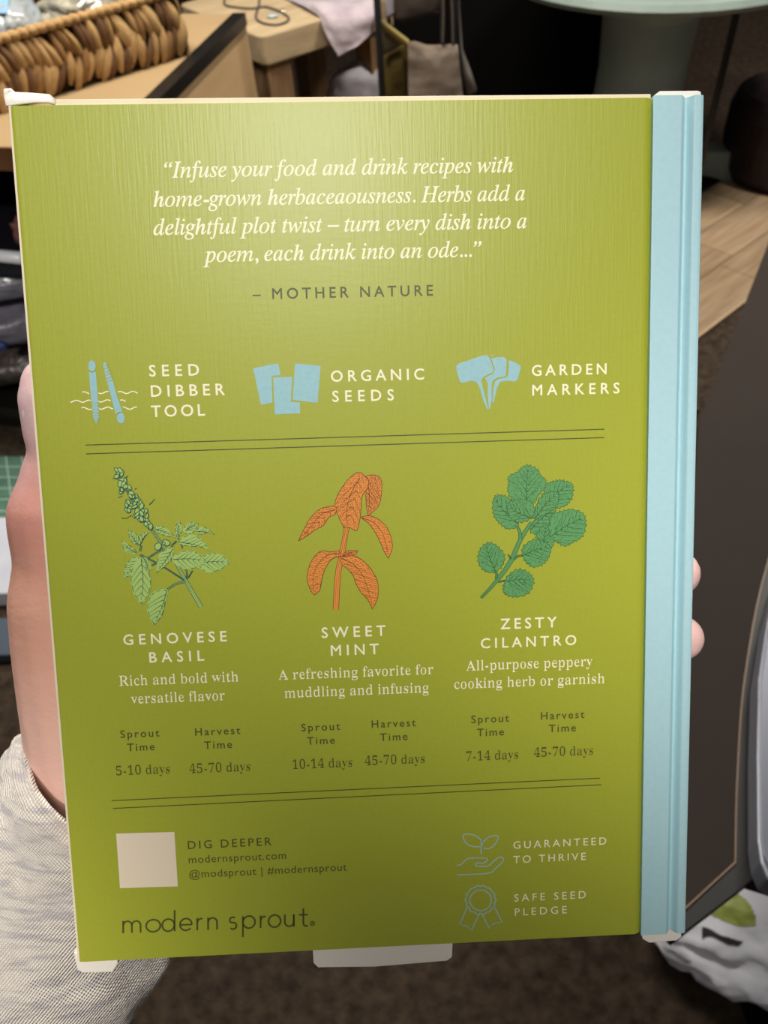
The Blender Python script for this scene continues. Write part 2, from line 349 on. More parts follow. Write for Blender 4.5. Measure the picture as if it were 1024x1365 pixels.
def slab(name, px, y, th, m, label=None, cat=None, parent=None, amp=.004, seed=0):
    """a soft flat bag: outline on a plane facing the aisle, puffed in the middle"""
    pts = [PY(x, yy, y) for x, yy in px]; c = sum(pts, Vector())/len(pts)
    bm = bmesh.new(); R = 5; rings = []
    for side in (-1, 1):
        for r in range(R+1):
            k = 1-r/R
            rings.append([bm.verts.new(c+(p-c)*k+Vector((0, side*th*math.sqrt(1-k*k*.98), 0))) for p in pts])
    n = len(pts)
    for s in (0, R+1):
        for r in range(R-1):
            for i in range(n): bm.faces.new((rings[s+r][i], rings[s+r][(i+1) % n], rings[s+r+1][(i+1) % n], rings[s+r+1][i]))
        bm.faces.new(rings[s+R-1])
    for i in range(n): bm.faces.new((rings[0][i], rings[0][(i+1) % n], rings[R+1][(i+1) % n], rings[R+1][i]))
    bmesh.ops.recalc_face_normals(bm, faces=bm.faces)
    bmesh.ops.subdivide_edges(bm, edges=bm.edges, cuts=1, use_grid_fill=True)
    for v in bm.verts: v.co += Vector((0, 1, 0))*amp*noise.fractal(v.co*20+Vector((seed, 0, 0)), 1, 2, 3)
    me = bpy.data.meshes.new(name); bm.to_mesh(me); bm.free(); me.materials.append(m)
    me.polygons.foreach_set('use_smooth', [True]*len(me.polygons)); o = link(name, me, parent)
    if label: tag(o, label, cat)
    return o
def strap(name, pts, r, m, parent): return tube(name, catmull([PY(x, yy, y) for x, yy, y in pts], 4), r, m, parent, n=6)
def strap2(name, pts, r, m, parent): return tube(name, catmull([PY(x, yy, y) for x, yy, y in pts], 4), r, m, parent, n=8, flat=.25)
M_ol = mat('olive_fabric', '57481c', .8, .2, c2='46391a', nscale=20, bump=.002, bscale=60)
ob = slab('olive_bag', [(510, 72), (524, 66), (543, 55), (544, 90), (543, 150), (512, 150)], yr, .02, M_ol, 'olive fabric bag with beaded yellow fringe edge, left of the patterned bag', 'bag', seed=3)
slab('brown_flap', [(509, 30), (520, 36), (545, 55), (524, 67), (510, 74)], yr-.02, .008, mat('olive_brown', '4f432c', .8, c2='5d5238', nscale=30), parent=ob)
V_ = []; F_ = []
for i in range(16):
    c = PY(510+34*i/15, 30+26*i/15, yr-.03); vv, ff = tube_vf([c+Vector((0, 0, .006)), c, c-Vector((.002, 0, .018))], [.003, .005, .002], 6)
    F_ += [tuple(x+len(V_) for x in y) for y in ff]; V_ += vv
mesh('beaded_fringe', V_, F_, mat('yellow_bead', '8d7c40', .5), ob, smooth=True)
M_pb = mat('linen_pattern', '8e8072', .85, .2, c2='5f5145', nscale=4, namt=.2, stretch=(1.2, 1, 5), bump=.002, bscale=80, detail=1)
pb2 = slab('patterned_bag', [(544, 56), (553, 55), (568, 60), (584, 60), (598, 59), (610, 60), (613, 90), (617, 128), (617, 150), (545, 150), (544, 100)], yr-.03, .022, M_pb, 'cream and brown patterned cloth bag hanging from long straps', 'bag', seed=5)
M_st = mat('brown_strap', '4b3f33', .8)
strap2('strap', [(590, -30, yr-.02), (591, 20, yr-.03), (590, 60, yr-.035)], .012, M_st, pb2)
strap2('strap', [(601, -30, yr-.02), (603, 20, yr-.03), (604, 60, yr-.035)], .012, M_st, pb2)
lc = tube('cloth_strip', [Vector((pb.x+.006, pb.y, 1.335)), PY(612, 10, yr+.015), PY(615, 66, yr+.02), PY(622, 95, yr+.02), PY(629, 122, yr+.02)], [.002, .002, .004, .012, .016], mat('lace', '6d675e', .8), None, n=8)
tag(lc, 'narrow pale cloth strip hanging right of the patterned bag', 'cloth')
tag(slab('brown_garment', [(522, -30), (545, -30), (600, -30), (584, 18), (540, 30), (526, 26)], yr+.1, .01, mat('garment_brown', '453a30', .85, c2='3b3028', nscale=20), seed=9), 'dull brown garment hanging above the olive bag', 'garment')
tag(slab('white_garment', [(512, -30), (548, -30), (536, 10), (520, 24), (514, 24)], yr+.15, .01, mat('garment_white', 'a39ca3', .85), seed=10), 'pale cloth hanging behind the left black post', 'garment')

# ------------------------------------------------------------------ grey-green pedestal table
M_gg = mat('painted_greygreen', '7f8c84', .5, .4, c2='76827a', nscale=8, namt=.6)
pc = P(866, 60, .45); pc = Vector((PY(860, 70, 3.05).x, 3.05, 0))
pt = tag(empty('pedestal_table', pc), 'round grey-green painted pedestal table with scrolled feet', 'table')
def lathe(name, prof, m, parent, n=48, z=0):
    V = []; Fs = []
    for r, h in prof:
        for k in range(n): a = 2*math.pi*k/n; V.append((r*math.cos(a), r*math.sin(a), h))
    for i in range(len(prof)-1):
        for k in range(n): a = i*n+k; b = i*n+(k+1) % n; Fs.append((a, b, b+n, a+n))
    Fs.append(tuple(range(n))); Fs.append(tuple((len(prof)-1)*n+k for k in range(n)))
    return mesh(name, V, Fs, m, parent, smooth=False)
rt_ = lathe('table_top', [(.50, .742), (.535, .75), (.545, .765), (.535, .782), (.52, .786)], M_gg, pt)
lathe('column', [(.20, .05), (.19, .12), (.165, .25), (.155, .45), (.165, .62), (.19, .70), (.22, .742)], mat('painted_lit', '97a8a8', .5, .4, c2='889896', nscale=6), pt, n=40)  # column's paint lightened to stand in for light on it
def foot(ang):
    c, s = math.cos(ang), math.sin(ang); prof = [(.12, .30), (.20, .20), (.30, .135), (.42, .125), (.50, .12), (.53, .08), (.52, .02), (.50, 0), (.42, 0), (.34, .03), (.22, .06), (.12, .08)]
    V = [(r*c-t*s, r*s+t*c, h) for t in (-.05, .05) for r, h in prof]; n = len(prof)
    Fs = [tuple(range(n)), tuple(range(2*n-1, n-1, -1))]+[(i, (i+1) % n, n+(i+1) % n, n+i) for i in range(n)]
    return mesh('foot', V, Fs, M_gg, pt, bevel=.008)
fe = P(985, 236); fa = math.atan2(fe.y-pc.y, fe.x-pc.x)
for k in range(4): foot(fa+k*math.pi/2)

# dark slim stand and dark round stool, top right
cs = tag(empty('slim_stand', Vector((PY(972, 60, 2.6).x, 2.6, 0))), 'slim black metal stand rising between pedestal table and dark stool', 'stand')
tube('pole', [(0, 0, .01), (0, 0, 1.2)], .0105, M_met, cs, n=10); lathe('base_disc', [(.09, 0), (.09, .008), (.02, .014), (.015, .03)], M_met, cs, n=24)
M_sto = mat('dark_seat', '1d1415', .5, .4, c2='2a1e1e', nscale=8)
so = P(1072, 128, .30); stl = tag(empty('round_ottoman', Vector((so.x, so.y, 0))), 'dark round ottoman with sunken seat at the right edge, beyond the grey-green foot', 'ottoman')
lathe('body', [(.20, .0), (.235, .06), (.25, .16), (.25, .26), (.235, .31), (.215, .325), (.19, .31), (.17, .29), (.02, .285)], M_sto, stl)
lathe('seat_button', [(.012, .286), (.018, .292), (.010, .298)], M_met, stl, n=12)
ctr = tag(empty('dark_block', Vector((.12, 3.66, 0))), 'black block added to make the dark behind rack and pedestal table', 'block')  # made-up black block filling the dark void behind the rack
M_void = mat('void_black', '0b0a09', .95, .05, bump=.004, bscale=9, stretch=(3, 3, .3))
box('body', 0, 0, 0, 1.10, .6, .86, M_void, ctr, bevel=.01); box('block_top', -.02, -.02, .86, 1.12, .62, .89, mat('block_top_black', '15120f', .6), ctr, bevel=.004)
box('side_board', 1.10, .0, 0, 1.19, .6, .86, mat('red_brown_board', '4a3020', .6, .3, c2='3a2518', nscale=6), ctr, bevel=.004)

# ------------------------------------------------------------------ dark table on the right
M_dt = mat('dark_brown_top', '2f2823', .8, .15, c2='2a2420', nscale=5)
M_rim = mat('black_rim', '15130f', .5, .4)
M_edge = mat('pale_edge', '6e5640', .5)
zt2 = .70
inl = [(1078, 190), (1024, 325), (932, 562), (905, 900), (893, 1228), (979, 1149), (982, 1031), (993, 896), (1024, 745), (1090, 560), (1180, 420)]
pts = [P(x, y, zt2) for x, y in inl]
out_ = [P(x, y, zt2) for x, y in ((1078, 190), (1024, 325), (932, 562), (905, 900), (890, 1236), (903, 1249), (1004, 1171), (1060, 1188), (1400, 1200), (1330, 330))]
dt0 = pts[5].copy(); dt0.z = 0
dtb = tag(empty('dark_table', dt0), 'dark table with brown inlaid top, pale curved edge line and black rim', 'table')
prism('table_top', [(p.x-dt0.x, p.y-dt0.y) for p in out_], zt2-.03, zt2-.0015, M_rim, dtb)
prism('brown_inlay', [(p.x-dt0.x, p.y-dt0.y) for p in pts[:5]+catmull([pts[5], pts[6], pts[7], pts[8], pts[9], pts[10]], 5)], zt2-.0015, zt2, M_dt, dtb)
def band(name, line, wd, z0, z1, m, parent, org, side=1):
    line = [Vector((p.x, p.y, 0)) for p in line]; V = []; Fs = []
    for i, p in enumerate(line):
        t = (line[min(i+1, len(line)-1)]-line[max(i-1, 0)]).normalized(); s = Vector((t.y, -t.x, 0))*wd*side
        for q in (p, p+s):
            for z in (z0, z1): V.append((q.x-org.x, q.y-org.y, z))
    for i in range(len(line)-1):
        k = i*4
        for a, b_ in ((0, 1), (1, 3), (3, 2), (2, 0)): Fs.append((k+a, k+b_, k+4+b_, k+4+a))
    Fs.append((0, 1, 3, 2)); k = (len(line)-1)*4; Fs.append((k, k+1, k+3, k+2))
    return mesh(name, V, Fs, m, parent)
ln = [pts[4], pts[5]]+catmull([pts[5], pts[6], pts[7], pts[8], pts[9], pts[10]], 5)[1:]
band('edge_line', ln, .0016, zt2-.002, zt2+.001, M_edge, dtb, dt0, 1)
for x, y in ((.47, .93), (1.0, .55), (.95, 1.25)): box('leg', x-dt0.x, y-dt0.y, 0, x-dt0.x+.04, y-dt0.y+.04, zt2-.03, M_rim, dtb, bevel=.002)
# grey rounded metal tub standing right of the table rim
M_sv = mat('silver_grey', '8a8c96', .42, .5, metal=.3, c2='7a7c86', nscale=4)
M_dg = mat('dark_grey_plastic', '1f1e22', .35, .5)
q = [P(x, y, .735) for x, y in ((1011, 905), (1009, 1010), (1010, 1120), (1014, 1150), (1024, 1172), (1060, 1190), (1200, 1190), (1240, 800), (1040, 760), (1022, 830))]
tb = tag(empty('metal_tray', Vector((q[2].x, q[2].y, .735))), 'silver grey rounded metal tray at the right edge beside the dark table', 'tray')
tr = Vector((q[2].x, q[2].y, 0))
prism('tray_body', [(p.x-tr.x, p.y-tr.y) for p in q], -.034, .0, M_sv, tb, bevel=.003)
q2 = [p.lerp(sum(q, Vector())/len(q), .05) for p in q]
prism('tray_inset', [(p.x-tr.x, p.y-tr.y) for p in q2], .0, .003, mat('tray_face', '5f626c', .4, metal=.3), tb, bevel=.001)
# ------------------------------------------------------------------ white plastic bag with lime print on the floor
def bag_mat():
    m = mat('bag_film', 'e6e5ec', .35, .5, c2='c2c1ca', nscale=7, namt=.5, bump=.006, bscale=14, coat=.2)
    return m
M_bag = bag_mat()
bc = P(972, 1238, .10)
bgs = Vector((.30, .34, .11))
wb = blob('plastic_bag', Vector((bc.x+.10, bc.y+.05, .088)), (.22, .16, .085), M_bag, amp=.11, freq=5, sub=5, seed=31)
tag(wb, 'crumpled white plastic bag with lime green print on the dark carpet', 'bag')
# lime print: the film patch of the bag's upper side lifted a hair, same surface
def patch_on(obj, poly_px, off, m, name):
    from mathutils.bvhtree import BVHTree
    dg = bpy.context.evaluated_depsgraph_get(); bm = bmesh.new(); bm.from_mesh(obj.data)
    bt = BVHTree.FromBMesh(bm); loc = obj.location
    xs = [p[0] for p in poly_px]; ys = [p[1] for p in poly_px]; N = 26; V = []; idx = {}; Fs = []
    def inside(x, y):
        r = False; n = len(poly_px)
        for i in range(n):
            x1, y1 = poly_px[i]; x2, y2 = poly_px[i-1]
            if (y1 > y) != (y2 > y) and x < (x2-x1)*(y-y1)/(y2-y1)+x1: r = not r
        return r
    for i in range(N+1):
        for j in range(N+1):
            x = min(xs)+(max(xs)-min(xs))*i/N; y = min(ys)+(max(ys)-min(ys))*j/N
            h = bt.ray_cast(C0-loc, ray(x, y).normalized())
            if h[0] is not None and inside(x, y): idx[(i, j)] = len(V); V.append(h[0]+h[1]*off)
    for i in range(N):
        for j in range(N):
            k = [(i, j), (i+1, j), (i+1, j+1), (i, j+1)]
            if all(a in idx for a in k): Fs.append(tuple(idx[a] for a in k))
    bm.free(); return mesh(name, V, Fs, m, obj, smooth=True) if Fs else None
patch_on(wb, [(938, 1212), (960, 1198), (978, 1186), (998, 1200), (1010, 1222), (1008, 1236), (985, 1236), (965, 1230), (950, 1222)], .0015, mat('lime_print', '8f9a45', .5), 'lime_print')
patch_on(wb, [(934, 1234), (944, 1236), (962, 1246), (992, 1255), (985, 1262), (966, 1258), (946, 1248), (936, 1254)], .002, mat('opening_shade', '201d20', .6), 'opening_shade')  # dark patch painted for the shade in the bag's opening
tag(box('black_slab', P(985, 1330).x, -.3, .0, P(985, 1330).x+.5, P(1000, 1305).y, .012, mat('slab_black', '050505', .9, .1), bevel=.003), 'flat black slab on the carpet below the white bag', 'mat')  # flat black slab in the near right corner

# ------------------------------------------------------------------ the green box in the hand
W = .18; H = .236485; T = .028
XB = Vector((.99890433, .03114975, -.03492621)); YB = Vector((-.02673071, .99194847, .12378895)); XB.normalize()
YB = (YB-XB*YB.dot(XB)).normalized(); NB = XB.cross(YB)
OB = Vector((-.0026096, -.011094, -.21789))-XB*(W/2)-YB*(H/2)
BX = CW @ Matrix(((XB.x, YB.x, NB.x, OB.x), (XB.y, YB.y, NB.y, OB.y), (XB.z, YB.z, NB.z, OB.z), (0, 0, 0, 1)))
BI = BX.inverted()
def fp(px, py, z=0.0):
    """pixel of the photograph -> point (metres) of the plane z of the box's own frame"""
    c = BI @ C0; v = BI.to_3x3() @ ray(px, py); return c+v*((z-c.z)/v.z)
kit = tag(empty('seed_kit_box', BX), 'green and light blue book-shaped seed kit carton held up in the hand', 'box')
M_cream = mat('carton_board', 'f0e3c8', .6, .3, c2='e8dabd', nscale=60)
def green_mat():
    m = mat('green_print', 'a0a62e', .38, .33)
    nt = m.node_tree; b = nt.nodes['Principled BSDF']
    tc = nt.nodes.new('ShaderNodeTexCoord'); mp = nt.nodes.new('ShaderNodeMapping'); mp.inputs['Scale'].default_value = (1400, 70, 1)
    n1 = nt.nodes.new('ShaderNodeTexNoise'); n1.inputs['Scale'].default_value = 1; n1.inputs['Detail'].default_value = 2
    mp2 = nt.nodes.new('ShaderNodeMapping'); mp2.inputs['Scale'].default_value = (160, 900, 1)
    n2 = nt.nodes.new('ShaderNodeTexNoise'); n2.inputs['Scale'].default_value = 1
    n3 = nt.nodes.new('ShaderNodeTexNoise'); n3.inputs['Scale'].default_value = 900
    nt.links.new(tc.outputs['Object'], mp.inputs[0]); nt.links.new(mp.outputs[0], n1.inputs['Vector'])
    nt.links.new(tc.outputs['Object'], mp2.inputs[0]); nt.links.new(mp2.outputs[0], n2.inputs['Vector'])
    nt.links.new(tc.outputs['Object'], n3.inputs['Vector'])
    ad = nt.nodes.new('ShaderNodeMath'); ad.operation = 'MULTIPLY_ADD'; ad.inputs[1].default_value = .35
    nt.links.new(n2.outputs[0], ad.inputs[0]); nt.links.new(n1.outputs[0], ad.inputs[2])
    bu = nt.nodes.new('ShaderNodeBump'); bu.inputs['Distance'].default_value = .000045; bu.inputs['Strength'].default_value = 1
    nt.links.new(ad.outputs[0], bu.inputs['Height']); nt.links.new(bu.outputs[0], b.inputs['Normal'])
    r = nt.nodes.new('ShaderNodeValToRGB'); r.color_ramp.elements[0].color = (*lin('a1a730'), 1); r.color_ramp.elements[1].color = (*lin('aab03a'), 1)
    nt.links.new(n3.outputs[0], r.inputs[0]); nt.links.new(r.outputs[0], b.inputs['Base Color'])
    return m
M_green = green_mat()
M_blue = mat('blue_print', 'b0d6df', .5, .4, c2='aad1da', nscale=700)
xg = fp(870, 128).x; xg = (xg+fp(855, 1247).x)/2; xr = (fp(918, 140).x+fp(895, 1230).x)/2
gx0_ = .0006
# carton body, slightly larger than the printed green panel
box('carton_body', .0, .0, -T, W-.001, H, -.0036, M_cream, kit, bevel=.0006)
box('cream_edge', 0, .0, -.0037, gx0_+.0002, H, -.0005, M_cream, kit)
# green panel: flat, left edge rolled, right edge sinking under the blue strip
def extr(name, prof, y0, y1, m, parent, smooth=True, ny=1):
    V = []; n = len(prof)
    for j in range(ny+1):
        y = y0+(y1-y0)*j/ny
        V += [(x, y, z) for x, z in prof]
    Fs = [(j*n+i, j*n+(i+1) % n, (j+1)*n+(i+1) % n, (j+1)*n+i) for j in range(ny) for i in range(n)]
    Fs += [tuple(range(n-1, -1, -1)), tuple(ny*n+i for i in range(n))]
    o = mesh(name, V, Fs, m, parent, smooth=smooth)
    return o
gx0 = gx0_
prof = [(gx0, -.0036), (gx0, -.0004), (gx0+.0003, -.0001), (gx0+.0008, 0)]+[(xg-.0022, 0), (xg-.0015, -.0001), (xg-.0009, -.00035), (xg-.0003, -.0008), (xg, -.00115)]+[(xg, -.0036)]
panel = extr('front_panel', prof, .0001, H-.0002, M_green, kit, smooth=False)
# blue spine cover with a hinge groove
prof = [(xg, -.0034), (xg, .00025), (xg+.0003, .00035)]
for i in range(17):
    t = i/16; x = xr-.0019+.0038*t; prof.append((x, .00035-.0019*(.5-.5*math.cos(2*math.pi*t))))
prof += [(W-.0012, .00035), (W-.0005, .0001), (W, -.0008), (W, -T), (W-.001, -T), (W-.001, -.0034)]
extr('spine_cover', prof, -.0002, H+.0002, M_blue, kit, smooth=False)
# white flaps and tuck tabs peeping out of the top and bottom
M_white = mat('white_board', 'efe7dc', .5, .4)
def tab(name, px, z0, z1, m=M_white, bevel=.0003):
    q = [fp(x, y, z1) for x, y in px]; return prism(name, [(p.x, p.y) for p in q], z0, z1, m, kit, bevel=bevel)
tab('top_closure', [(74, 145), (74, 132), (300, 130), (600, 127), (868, 125), (868, 145)], -.0045, -.0014, M_cream)
tab('tuck_tab', [(868, 140), (872, 127), (880, 121), (930, 120.5), (935, 122), (935, 127), (930, 140)], -.0060, -.0036)
tab('tuck_tab', [(98, 1270), (103, 1292), (110, 1297), (150, 1296), (157, 1284), (157, 1270)], -.0040, -.0016)
tab('tuck_tab', [(416, 1250), (418, 1284), (424, 1290), (500, 1289), (560, 1284), (596, 1281), (603, 1276), (604, 1250)], -.0040, -.0016)
tab('tuck_tab', [(853, 1235), (857, 1252), (866, 1257), (902, 1254), (909, 1249), (907, 1235)], -.0060, -.0036)
# curled dust flap in the top left corner: a bent sheet rising behind the front panel
ctl = [(6, 131, -.003), (7, 122, -.006), (12, 121, -.0065), (18, 124, -.0065), (45, 125.5, -.0062), (66, 127, -.006), (74, 134, -.0045)]
low = [(8, 141, -.0008), (14, 140, -.001), (22, 139, -.001), (30, 138, -.001), (46, 136, -.001), (64, 136, -.001), (73, 139, -.001)]
V_ = [fp(*p) for p in ctl]+[fp(*p) for p in low]; n = len(ctl)
df = mesh('dust_flap', V_, [(i, i+1, n+i+1, n+i) for i in range(n-1)], M_white, kit, smooth=True)
s = df.modifiers.new('t', 'SOLIDIFY'); s.thickness = .0006; s.offset = 0
V_ = []
crl = [fp(*p) for p in [(8, 128, -.0045), (9, 122.5, -.0055), (14, 121.5, -.006), (20, 126, -.0062), (45, 127, -.006), (68, 129, -.0055)]]
tube('flap_fold', crl, [.0006, .0009, .0008, .0006, .0006, .0004], M_white, kit, n=8)

# ------------------------------------------------------------------ print on the panel
INK_C = mat('cream_ink', 'fdf4d2', .5, .4)
INK_D = mat('dark_ink', '4f5220', .5, .4)
INK_B = mat('blue_ink', '9cc9d0', .5, .4, c2='93bfc6', nscale=700)
INK_L = mat('line_ink', '4a4d1a', .5, .4)
INK_T = mat('teal_line_ink', 'a6c8c0', .5, .4)
ZP = .00004
